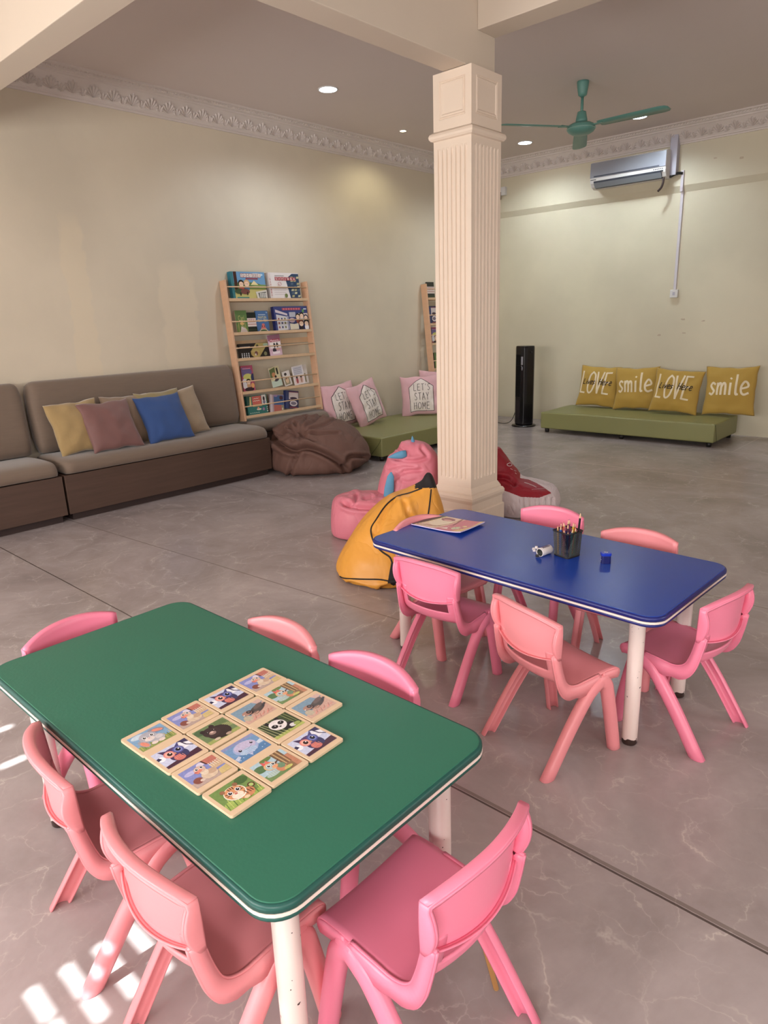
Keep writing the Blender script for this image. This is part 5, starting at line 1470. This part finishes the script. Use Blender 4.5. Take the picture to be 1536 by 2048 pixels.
def a_owl():
    s = [('r', 0, 0, 80, 60, (196, 202, 232)), e(66, 44, 16, 12, (236, 236, 246)), e(8, 34, 8, 8, (240, 240, 248)), ('p', [(60, 60), (70, 50), (80, 46), (80, 60)], (50, 44, 90)), ('p', [(0, 40), (6, 42), (9, 34), (0, 32)], (40, 36, 80)), ('l', [(66, 60), (70, 40), (80, 30)], 3, (58, 44, 84)), ('p', [(0, 0), (0, 8), (80, 16), (80, 0)], (74, 36, 60)),
         e(38, 22, 17, 16, (66, 46, 96)), e(38, 16, 12, 11, (206, 96, 84)), e(52, 22, 9, 13, (50, 50, 100)), e(38, 38, 22, 14, (84, 52, 110)), ('p', [(18, 44), (14, 58), (28, 50)], (66, 40, 90)), ('p', [(56, 46), (62, 60), (48, 50)], (60, 60, 130)), e(27, 36, 11.5, 11.5, (226, 120, 108)), e(27, 36, 8.5, 8.5, (240, 170, 150)), e(49, 38, 11.5, 11.5, (66, 72, 150)), e(49, 38, 8.5, 8.5, (112, 124, 196))]
    s += [e(28, 36, 5.2, 5.6, (50, 24, 26)), e(30, 38, 1.6, 1.6, (250, 240, 240)), e(49, 38, 5.2, 5.6, (24, 22, 40)), e(51, 40, 1.6, 1.6, (250, 240, 240)), ('p', [(36, 33), (40, 33), (38, 27)], (226, 150, 60))]
    for k in range(5): s.append(('l', [(30 + k * 4, 20), (31 + k * 4, 12)], 1.2, (236, 140, 116)))
    return s


def a_duck():
    s = [('r', 0, 0, 80, 60, (120, 130, 200)), e(18, 44, 14, 6, (180, 176, 222)), e(46, 52, 9, 6, (216, 206, 226)), ('p', [(50, 60), (54, 44), (80, 34), (80, 60)], (188, 96, 76)), ('p', [(50, 60), (54, 44), (57, 43), (54, 60)], (84, 40, 36)), ('r', 56, 22, 80, 38, (206, 170, 130)), ('r', 0, 0, 80, 16, (186, 160, 150)), ('p', [(56, 0), (60, 16), (80, 18), (80, 0)], (206, 180, 110))]
    for k in range(5): s.append(('l', [(58 + k * 5, 30), (58 + k * 5, 44)], 1.3, (240, 226, 200)))
    s += [('l', [(56, 38), (80, 42)], 1.3, (240, 226, 200)), e(15, 16, 10, 9, (136, 66, 52)), e(22, 12, 5, 4, (214, 190, 176)), e(42, 18, 17, 13, (216, 190, 160)), e(50, 22, 10, 8, (196, 160, 130)), e(38, 30, 8, 10, (226, 206, 180)), e(36, 41, 12, 10, (214, 176, 156)), ('p', [(22, 38), (36, 42), (40, 36), (26, 31)], (222, 120, 90)), e(26, 38, 4, 2.4, (206, 96, 76))]
    return s + eyes(31, 42, 44, 2.5)


def a_tiger():
    s = [('r', 0, 0, 80, 60, (112, 146, 66)), e(12, 8, 16, 12, (166, 190, 74)), e(66, 50, 14, 10, (70, 106, 50)), ('r', 0, 0, 80, 10, (150, 178, 64))]
    for k in range(10): s.append(('l', [(2 + 8 * k, 2), (6 + 8 * k, 18 + (k * 7) % 9)], 1.8, [(90, 130, 50), (196, 206, 100)][k % 2]))
    s += [e(70, 26, 7, 7, (96, 50, 32)), e(70, 26, 4.5, 4.5, (170, 196, 100)), e(50, 16, 18, 13, (204, 126, 66)), e(36, 30, 22, 19, (240, 236, 216)), e(36, 31, 20, 17, (216, 140, 74)), e(20, 46, 5, 5, (150, 96, 56)), e(50, 48, 5, 5, (150, 96, 56)), e(36, 22, 12, 8, (240, 226, 204)), e(36, 27, 3.4, 2.4, (200, 90, 70))]
    for a, b in (((36, 47), (36, 41)), ((31, 46), (32, 40)), ((41, 46), (40, 40)), ((19, 36), (24, 34)), ((19, 30), (24, 30)), ((53, 36), (48, 34)), ((53, 30), (48, 30)), ((56, 22), (58, 12)), ((50, 22), (51, 12)), ((62, 20), (63, 12))): s.append(('l', [a, b], 1.6, (74, 44, 30)))
    return s + eyes(28, 45, 34, 3.4) + [e(44, 6, 6, 4, (226, 196, 150))]


def a_bear():
    s = [('r', 0, 0, 80, 60, (110, 134, 84)), e(64, 50, 14, 12, (96, 120, 70)), e(10, 48, 12, 10, (74, 104, 66)), ('r', 0, 0, 80, 10, (160, 170, 84))]
    for k in range(7): s.append(('l', [(60 + 3 * k, 24), (64 + 3 * k, 42 - k)], 1.6, (176, 180, 110)))
    return s + [e(42, 24, 27, 23, (56, 42, 42)), e(30, 34, 19, 17, (66, 48, 50)), e(17, 46, 6, 6, (52, 38, 40)), e(42, 50, 6, 6, (52, 38, 40)), e(30, 30, 8, 6, (160, 128, 118)), e(30, 33, 4, 3, (216, 180, 166)), e(22, 37, 2.6, 2.8, (24, 18, 20)), e(38, 37, 2.6, 2.8, (24, 18, 20)), e(23, 38, .9, .9, (240, 240, 240)), e(39, 38, .9, .9, (240, 240, 240)), e(24, 6, 7, 4, (206, 186, 160)), e(52, 5, 7, 4, (180, 150, 130))]


def a_whale():
    s = [('r', 0, 0, 80, 60, (96, 146, 196)), ('r', 0, 0, 80, 20, (64, 122, 176)), ('r', 0, 52, 80, 60, (130, 140, 190)), ('p', [(2, 6), (14, 14), (12, 20), (0, 16)], (190, 200, 226)), e(40, 31, 28, 21, (150, 168, 214)), e(42, 36, 25, 15, (190, 180, 214)), e(38, 20, 20, 9, (170, 196, 226)), ('p', [(30, 14), (34, 2), (42, 12)], (170, 180, 220)), ('p', [(66, 30), (80, 34), (78, 22), (66, 22)], (196, 210, 232)), e(25, 30, 3.4, 3.6, (34, 30, 50)), e(26, 31.5, 1.1, 1.1, (250, 250, 255)), e(58, 36, 3, 3.2, (34, 30, 50)), e(59, 37.5, 1, 1, (250, 250, 255)), ('l', [(32, 27), (42, 25), (54, 30)], .9, (120, 120, 170))]
    for k in range(5): s.append(('l', [(30 + 5 * k, 22), (32 + 5 * k, 13 + (k % 2))], .7, (130, 156, 206)))
    for k in range(8): s.append(e(6 + 9.5 * k, 6 + (k * 11) % 8, 1.1, 1.1, (200, 220, 240)))
    return s


def a_wood():
    s = [('r', 0, 0, 80, 60, (168, 200, 214)), e(10, 40, 16, 10, (84, 122, 74)), ('r', 0, 0, 80, 18, (110, 142, 80)), e(20, 14, 16, 6, (170, 196, 190)), ('p', [(52, 0), (50, 60), (72, 60), (70, 0)], (146, 108, 70)), ('r', 68, 0, 80, 40, (190, 120, 80)), e(36, 56, 14, 6, (100, 130, 60))]
    for k in range(5): s.append(('l', [(53 + 4 * k, 18), (52 + 4.5 * k, 60)], 1.3, [(96, 66, 40), (222, 190, 120)][k % 2]))
    for k in range(4): s.append(('l', [(10 + 5 * k, 10), (11 + 5 * k, 24)], .8, (216, 226, 222)))
    s += [e(42, 16, 11, 11, (206, 122, 74)), e(46, 22, 8, 8, (110, 146, 110)), e(30, 34, 14, 12, (226, 176, 110)), e(30, 33, 11, 9, (170, 196, 196)), ('p', [(20, 42), (22, 56), (30, 46)], (210, 60, 50)), ('p', [(26, 44), (33, 54), (38, 42)], (226, 90, 60)), ('p', [(40, 36), (56, 40), (41, 31)], (90, 60, 50)), e(36, 28, 7, 4, (230, 150, 90))]
    return s + eyes(27, 38, 36, 2.8) + [e(52, 8, 10, 4, (196, 190, 90))]


def a_mole():
    s = [('r', 0, 0, 80, 60, (118, 152, 176)), ('p', [(0, 0), (0, 14), (30, 22), (80, 48), (80, 0)], (206, 160, 140)), ('p', [(58, 60), (66, 44), (80, 50), (80, 60)], (206, 170, 160)), e(14, 18, 10, 10, (190, 176, 150))]
    for k in range(9): s.append(('l', [(20 + 6 * k, 4 + (k % 3) * 2), (26 + 6 * k, 10 + (k % 2) * 5)], 2.2, [(222, 130, 112), (186, 120, 104)][k % 2]))
    return s + [e(52, 32, 24, 11, (84, 74, 72), 0.35), e(60, 40, 15, 6, (110, 92, 88), 0.35), e(30, 32, 10, 9, (60, 50, 52)), e(24, 34, 12, 8, (176, 128, 110)), e(30, 35, 5.5, 5.5, (36, 30, 32)), e(30.5, 35.5, 3, 3, (120, 110, 110)), e(15, 31, 3, 2.4, (236, 210, 196)), e(16, 30, 1.3, 1.3, (40, 26, 26)), e(40, 22, 9, 4, (150, 116, 104)), ('l', [(28, 24), (38, 20), (46, 22)], 2.2, (214, 160, 130)), ('l', [(66, 30), (78, 38)], 5, (60, 62, 70))]


def a_panda():
    s = [('r', 0, 0, 80, 60, (70, 84, 52)), ('r', 0, 0, 80, 9, (176, 186, 80))]
    for k in range(9): s.append(('l', [(1 + 3.2 * k, 60), (8 + 4.4 * k, 4)], 1.1, [(196, 196, 140), (40, 50, 34)][k % 2]))
    for k in range(5): s.append(('l', [(60 + 4 * k, 60), (64 + 3.4 * k, 20)], 1.4, [(60, 76, 40), (150, 160, 90)][k % 2]))
    return s + [e(52, 18, 14, 12, (44, 38, 42)), e(58, 14, 8, 6, (220, 214, 214)), e(21, 53, 5, 5, (40, 36, 40)), e(49, 55, 5, 4, (40, 36, 40)), e(36, 36, 20, 18, (232, 224, 224)), e(27, 35, 7.5, 6.5, (44, 38, 44), -0.5), e(46, 38, 7.5, 6, (44, 38, 44), 0.4), e(28, 35, 3, 3, (20, 16, 20)), e(29, 36.5, 1.2, 1.2, (250, 250, 250)), e(46, 38, 3, 3, (20, 16, 20)), e(47, 39.5, 1.2, 1.2, (250, 250, 250)), e(36, 28, 3, 2, (30, 24, 28)), e(44, 14, 7, 5, (40, 34, 38)), e(68, 12, 8, 5, (150, 170, 70))]


ANIM = {'bunny': a_bunny(), 'owl': a_owl(), 'duck': a_duck(), 'tiger': a_tiger(), 'bear': a_bear(), 'whale': a_whale(), 'woodpecker': a_wood(), 'mole': a_mole(), 'panda': a_panda()}
M_tprint = print_mat('printed_tile_picture', 0.30, 0.24)
GRID = [['bunny', 'owl', 'duck', 'tiger'], ['duck', 'bear', 'whale', 'woodpecker'], ['owl', 'mole', 'panda', 'owl'], ['duck', 'woodpecker', 'mole', None]]
LABT = {(0, 0): 'square wooden tile picturing a grey rabbit with drooping ears', (0, 1): 'owl picture tile between the rabbit tile and the duckling tile on the near edge', (0, 2): 'duckling picture tile next to the tiger tile', (0, 3): 'wooden tile with a tiger cub, at the corner nearest the viewer',
        (1, 0): 'duckling picture tile behind the rabbit tile', (1, 1): 'wooden tile with a round black bear', (1, 2): 'wooden tile with a pale blue whale', (1, 3): 'woodpecker picture tile behind the tiger tile',
        (2, 0): 'owl picture tile on the far left edge, beside the mole tile', (2, 1): 'brown mole picture tile between the bear and the far woodpecker tiles', (2, 2): 'wooden tile with a panda in bamboo', (2, 3): 'owl picture tile at the right corner, beside the panda tile',
        (3, 0): 'duckling picture tile at the far top corner of the block', (3, 1): 'woodpecker picture tile on the far edge between duckling and mole', (3, 2): 'brown mole picture tile at the far right end of the block'}
PROT = {}
TZ = 0.5155
rt = math.radians(1.6)
for r, rowt in enumerate(GRID):
    for k, nm in enumerate(rowt):
        if nm is None: continue
        x = -1.292 + 0.0995 * k - 0.0028 * r + (0.004 if (r + k) % 3 == 0 else 0); y = 0.602 + 0.1025 * r + 0.0045 * k
        if nm in PROT: dup(PROT[nm], LABT[(r, k)], (x, y, TZ), rt, 'square animal picture tiles'); continue
        t = thing('picture_tile', LABT[(r, k)], 'picture tile', (x, y, TZ), rt, 'square animal picture tiles'); PROT[nm] = t
        bm = bmesh.new(); loft(bm, [rrect(-0.0485, 0.0485, -0.0495, 0.0495, 0.0055, z, 4) for z in (0, 0.0062)]); bevel(obj('board', bm, M_tile, t), 0.0006)
        # picture: its width runs along +y, its top points to -x
        Mp = Matrix(((0, -1, 0, 0), (1, 0, 0, 0), (0, 0, 1, 0.0063), (0, 0, 0, 1)))
        SC = 0.00104
        sc = []
        for s_ in ANIM[nm]:
            if s_[0] == 'e': q = ('e', s_[1] * SC, s_[2] * SC * 1.12, s_[3] * SC, s_[4] * SC * 1.12, s_[6] if len(s_) > 6 else 0.0, s_[5])
            elif s_[0] == 'r': q = ('r', s_[1] * SC, s_[2] * SC * 1.12, s_[3] * SC, s_[4] * SC * 1.12, s_[5])
            elif s_[0] == 'p': q = ('p', [(a * SC, b * SC * 1.12) for a, b in s_[1]], s_[2])
            else: q = ('l', [(min(max(a, 1), 79) * SC, min(max(b, 1), 59) * SC * 1.12) for a, b in s_[1]], s_[2] * SC, s_[3])
            sc.append(q)
        art('picture', sc, 80 * SC, 60 * SC * 1.12, t, Mp @ Matrix.Translation((-0.0416, -0.0350, 0)), M_tprint, lay=0.00003, base=0.0001)

# ================================================================== THINGS ON THE BLUE TABLE
bt = math.radians(-2.4)
M_lil = mat('lilac_page_edge', (206, 190, 222), 0.6)


def c_mag(w, h):        # landscape sheet seen from the near side
    s = [('r', 0, 0, w, h, (206, 96, 122)), ('p', [(0, 0), (0, h), (w * .62, h), (w * .56, h * .5), (w * .46, 0)], (226, 196, 176)), ('e', w * .34, h * .55, w * .20, h * .30, (234, 216, 190)), ('e', w * .36, h * .80, w * .13, h * .13, (150, 76, 90)), ('e', w * .38, h * .74, w * .08, h * .06, (214, 160, 150)),
         ('p', [(0, 0), (0, h), (w * .22, h), (w * .05, 0)], (54, 66, 58)), ('l', [(w * .2, h * .22), (w * .4, h * .2), (w * .52, h * .5), (w * .56, h * .9)], .008, (190, 140, 100)), ('l', [(w * .08, h * .12), (w * .3, h * .16), (w * .46, h * .26)], .007, (160, 110, 80)), ('l', [(w * .56, h), (w * .62, h * .5)], .010, (150, 60, 70)),
         ('p', [(w * .80, 0), (w * .88, h * .28), (w * .97, h * .5), (w * .92, h), (w, h), (w, 0)], (228, 190, 104)), ('p', [(w * .5, h * .12), (w * .60, h * .3), (w * .68, h * .12)], (236, 206, 206)), ('e', w * .76, h * .3, w * .07, h * .12, (206, 206, 170)), ('e', w * .84, h * .5, w * .04, h * .05, (232, 214, 150))]
    for k in range(9): s.append(('p', [(w * (.05 + .019 * k), h * (.02 + .11 * k)), (w * (.11 + .022 * k), h * (.07 + .11 * k)), (w * (.06 + .02 * k), h * (.12 + .11 * k))], (222, 200, 130)))
    for k in range(26): s.append(('e', w * (.60 + .012 * k), h * (.34 + .12 * math.sin(k * 2.4)), .0022, .0022, [(232, 220, 206), (120, 110, 110)][k % 2]))
    return s


t = thing('magazine', "children's magazine with a pink cover lying on the blue table", 'magazine', (-1.862, 2.178, 0.5152), math.radians(2.0))
bm = bmesh.new()
W_, H_ = 0.262, 0.190
def curl(x, y, o=0.0): return Vector((x, y, 0.0045 + o + 0.010 * (x / W_) ** 6 + 0.004 * (1 - y / H_) ** 4))
nx = 14
top = [[bm.verts.new(curl(W_ * i / nx, H_ * j / 6)) for j in range(7)] for i in range(nx + 1)]
bot = [[bm.verts.new(curl(W_ * i / nx, H_ * j / 6, -0.0042)) for j in range(7)] for i in range(nx + 1)]
for i in range(nx):
    for j in range(6):
        bm.faces.new((top[i][j], top[i + 1][j], top[i + 1][j + 1], top[i][j + 1])); bm.faces.new((bot[i][j + 1], bot[i + 1][j + 1], bot[i + 1][j], bot[i][j]))
for i in range(nx):
    bm.faces.new((bot[i][0], bot[i + 1][0], top[i + 1][0], top[i][0])); bm.faces.new((top[i][6], top[i + 1][6], bot[i + 1][6], bot[i][6]))
for j in range(6):
    bm.faces.new((top[0][j], bot[0][j], bot[0][j + 1], top[0][j + 1])); bm.faces.new((bot[nx][j], top[nx][j], top[nx][j + 1], bot[nx][j + 1]))
obj('pages', bm, M_lil, t)
sh = []
for s_ in c_mag(W_, H_):
    sh.append(s_)
# cover laid on the curled page: the flat shapes are cut into narrow columns so that they bend with it
bm = bmesh.new(); cl = bm.loops.layers.float_color.new('Col')
def in_poly(px, py, P):
    c_ = False
    for (x1, y1), (x2, y2) in zip(P, P[1:] + P[:1]):
        if (y1 > py) != (y2 > py) and px < (x2 - x1) * (py - y1) / (y2 - y1) + x1: c_ = not c_
    return c_
NXm, NYm = 110, 80
def colour_at(px, py, shapes):
    out = (206, 96, 122)
    for q in shapes:
        if q[0] == 'r' and q[1] <= px <= q[3] and q[2] <= py <= q[4]: out = q[-1]
        elif q[0] == 'e' and ((px - q[1]) / q[3]) ** 2 + ((py - q[2]) / q[4]) ** 2 < 1: out = q[-1]
        elif q[0] == 'p' and in_poly(px, py, q[1]): out = q[-1]
        elif q[0] == 'l':
            for a, b in zip(q[1], q[1][1:]):
                dx, dy = b[0] - a[0], b[1] - a[1]; L2 = dx * dx + dy * dy
                f = max(0, min(1, ((px - a[0]) * dx + (py - a[1]) * dy) / L2))
                if math.hypot(px - a[0] - f * dx, py - a[1] - f * dy) < q[2] / 2: out = q[-1]
    return out
gv = [[bm.verts.new(curl(W_ * i / NXm, H_ * j / NYm, 0.0004)) for j in range(NYm + 1)] for i in range(NXm + 1)]
for i in range(NXm):
    for j in range(NYm):
        f = bm.faces.new((gv[i][j], gv[i + 1][j], gv[i + 1][j + 1], gv[i][j + 1])); c_ = lin(colour_at(W_ * (i + .5) / NXm, H_ * (j + .5) / NYm, sh))
        for l in f.loops: l[cl] = c_
obj('cover', bm, M_print, t)

# mesh pencil holder
PHX, PHY = -1.140, 2.235
M_mesh = mat('black_wire_mesh', (18, 16, 22), 0.4)
t = thing('pencil_holder', 'black wire mesh pencil holder full of coloured pencils', 'pencil holder', (PHX, PHY, 0.5152), math.radians(-14))
bm = bmesh.new(); hb, ht, HH = 0.036, 0.041, 0.098
loft(bm, [rrect(-hb, hb, -hb, hb, 0.012, 0.0, 4), rrect(-hb, hb, -hb, hb, 0.012, 0.0025, 4)]); obj('base_plate', bm, M_mesh, t)
bm = bmesh.new()
for z, s_, r in ((0.004, hb, 0.0022), (HH, ht, 0.0026)):
    pl = rrect(-s_, s_, -s_, s_, 0.012, z, 5); tube(bm, pl + [pl[0]], r, 6)
obj('rim', bm, M_mesh, t, True)
bm = bmesh.new()        # two families of slanting wires round the sides
def onside(u, f):       # u in 0..1 around, f height fraction
    s_ = hb + (ht - hb) * f; per = 8 * s_; d = (u % 1.0) * per
    k, q = int(d // (2 * s_)), d % (2 * s_) - s_
    p = ((q, -s_), (s_, q), (-q, s_), (-s_, -q))[k]
    rr_ = math.hypot(p[0], p[1]); lim = s_ * 1.27
    if rr_ > lim: p = (p[0] * lim / rr_, p[1] * lim / rr_)
    return Vector((p[0], p[1], 0.004 + (HH - 0.004) * f))
NW = 64
for k in range(NW):
    for sg in (1, -1):
        tube(bm, [onside(k / NW + sg * 0.16 * f, f) for f in (0, 0.25, 0.5, 0.75, 1.0)], 0.0008, 3, caps=False)
obj('mesh_wall', bm, M_mesh, t)

# coloured pencils
PC = [((196, 140, 40), 'ochre'), ((40, 80, 160), 'blue'), ((120, 30, 60), 'maroon'), ((30, 60, 110), 'navy'), ((150, 40, 46), 'brick red'), ((190, 90, 70), 'terracotta'), ((70, 40, 60), 'plum'), ((60, 130, 130), 'teal'), ((216, 130, 170), 'pink'), ((110, 60, 40), 'brown'), ((206, 176, 60), 'yellow'), ((60, 110, 60), 'green'), ((140, 60, 120), 'purple'), ((210, 90, 50), 'orange')]
M_raw = mat('bare_pencil_wood', (226, 186, 146), 0.7)
spots = [(-0.024, -0.022), (-0.010, -0.026), (0.006, -0.024), (0.020, -0.022), (-0.026, -0.006), (-0.010, -0.008), (0.006, -0.006), (0.022, -0.006), (-0.022, 0.010), (-0.006, 0.010), (0.010, 0.012), (0.024, 0.010), (-0.012, 0.024), (0.006, 0.026)]
Lp = [0.112, 0.118, 0.105, 0.100, 0.120, 0.128, 0.122, 0.108, 0.114, 0.134, 0.126, 0.110, 0.130, 0.120]
def pencil(name, label, x, y, L, dx, dy, colr, thick=0.0036, lead=None):
    base = Vector((PHX, PHY, 0.5185)) + Matrix.Rotation(math.radians(-14), 3, 'Z') @ Vector((x, y, 0))
    d = Vector((dx, dy, 1)).normalized(); q = d.to_track_quat('Z', 'Y')
    t = thing(name, label, 'pencil', base, group='pencils in the mesh holder'); t.rotation_euler = q.to_euler()
    bm = bmesh.new(); loft(bm, [circ((0, 0, z), thick, 6) for z in (0, L * 0.86)]); obj('barrel', bm, mat('pencil_lacquer', colr, 0.35), t)
    bm = bmesh.new(); lathe(bm, [(thick * 0.95, L * 0.86), (thick * 0.3, L * 0.97)], n=10); obj('sharpened_wood', bm, M_raw, t, True)
    bm = bmesh.new(); lathe(bm, [(thick * 0.32, L * 0.968), (0.0004, L)], n=8); obj('lead', bm, mat('pencil_lead', lead or colr, 0.5), t, True)
for k, ((x, y), L) in enumerate(zip(spots, Lp)):
    c_, nm = PC[k]
    pencil('coloured_pencil', nm + ' coloured pencil standing in the mesh holder', x, y, L, x * 1.2 + 0.02 * math.sin(k * 2), y * 1.2, c_)
pencil('black_pencil', 'long black pencil sticking out above the others in the holder', 0.026, 0.020, 0.170, 0.06, 0.02, (24, 20, 24), 0.0042, (60, 60, 64))

# tube lying beside the holder, white chips, sharpener
M_whitep = mat('white_plastic', (224, 216, 214), 0.35)
t = thing('tube_container', 'small white plastic tube lying on its side by the pencil holder', 'container', (-1.212, 2.158, 0.5152 + 0.0165)); t.rotation_euler = (0, 0, math.radians(-8))
bm = bmesh.new(); lathe(bm, [(0.0001, 0.062), (0.0155, 0.062), (0.0165, 0.058), (0.0165, 0.002), (0.0160, 0.0), (0.0140, 0.0), (0.0140, 0.055), (0.0001, 0.055)], n=28, ax='y'); obj('tube_body', bm, M_whitep, t, True).modifiers.new('es', 'EDGE_SPLIT')
bm = bmesh.new(); lathe(bm, [(0.0001, 0.050), (0.0138, 0.050), (0.0138, 0.004), (0.0001, 0.048)], n=24, ax='y'); obj('dark_lining', bm, mat('dark_lining', (30, 34, 32), 0.5), t, True)
bm = bmesh.new()
for k in range(6): box(bm, -0.006 + 0.001 * (k % 2), 0.007, 0.014 + 0.007 * k, 0.017 + 0.007 * k, 0.0150, 0.0172)
obj('print_marks', bm, mat('dark_print', (80, 70, 100), 0.5), t)
bm = bmesh.new(); ellipsoid(bm, (-1.216, 2.148, 0.5152 + 0.006), (0.007, 0.005, 0.0055), 14, 10); tag(obj('dark_bead', bm, M_bk2, None, True), 'tiny dark bead at the mouth of the white tube', 'bead')
for k, (x, y, z, a) in enumerate(((-1.268, 2.212, 0, 0.3), (-1.254, 2.222, 0, 0.9), (-1.243, 2.208, 0, 0.1), (-1.258, 2.198, 0, 0.6), (-1.228, 2.200, 0, 1.2), (-1.256, 2.211, 0.009, 0.4), (-1.240, 2.224, 0, 0.7))):
    bm = bmesh.new(); box(bm, -0.0055, 0.0055, -0.0055, 0.0055, 0, 0.009); o = bevel(obj('white_cube', bm, M_whitep), 0.0018)
    o.location = (x, y, 0.5152 + z); o.rotation_euler = (0, 0, a); tag(o, 'tiny white cube in the little heap left of the pencil holder', 'cube', 'heap of little white cubes')
M_shb = mat('blue_gloss_plastic', (20, 50, 170), 0.2)
M_shd = mat('dark_blue_translucent', (14, 18, 84), 0.12)
t = thing('pencil_sharpener', 'small blue tub sharpener standing right of the pencil holder', 'sharpener', (-0.990, 2.243, 0.5152)); t.rotation_euler = (0, 0, math.radians(38))
bm = bmesh.new(); loft(bm, [rrect(-0.0165, 0.0165, -0.0130, 0.0130, 0.006, z, 4) for z in (0, 0.030)]); bevel(obj('tub', bm, M_shd, t), 0.001)
bm = bmesh.new(); loft(bm, [rrect(-0.0180, 0.0180, -0.0145, 0.0145, 0.007, 0.030, 4), rrect(-0.0182, 0.0182, -0.0147, 0.0147, 0.007, 0.038, 4), rrect(-0.0165, 0.0165, -0.013, 0.013, 0.006, 0.0405, 4)]); obj('lid', bm, M_shb, t)
bm = bmesh.new(); lathe(bm, [(0.0066, 0.0404), (0.0066, 0.0418), (0.0046, 0.0418), (0.0046, 0.0404)], n=20); obj('sharpening_hole', bm, M_silver, t, True)
sh = [('l', [(0.004, 0.020), (0.007, 0.024), (0.006, 0.018), (0.009, 0.022)], 0.0012, (190, 186, 220)), ('r', 0.002, 0.012, 0.0145, 0.0145, (214, 212, 232)), ('e', 0.0045, 0.006, 0.0018, 0.0018, (220, 220, 236)), ('r', 0.008, 0.005, 0.0145, 0.007, (120, 118, 170))]
art('label_print', sh, 0.03, 0.03, t, Matrix(((0, 0, -1, -0.0166), (-1, 0, 0, 0.0095), (0, 1, 0, 0.0), (0, 0, 0, 1))), M_print, base=0.0002)

# wooden stick on the floor under the green table's right chair
bm = bmesh.new()
a, b = Vector((-0.725, 1.062, 0.0)), Vector((-0.613, 0.962, 0.0)); d = (b - a).normalized(); n_ = Vector((-d.y, d.x, 0)) * 0.0055
ring = []
for k in range(9): ring.append(b + n_ * math.cos(PI * k / 8) + d * 0.0055 * math.sin(PI * k / 8))
for k in range(9): ring.append(a - n_ * math.cos(PI * k / 8) - d * 0.0055 * math.sin(PI * k / 8))
loft(bm, [[p + Vector((0, 0, z)) for p in ring] for z in (0.0003, 0.0023)])
tag(obj('wooden_stick', bm, mat('stick_wood', (196, 150, 92), 0.6)), 'flat wooden craft stick on the floor behind the right green-table chair', 'stick')
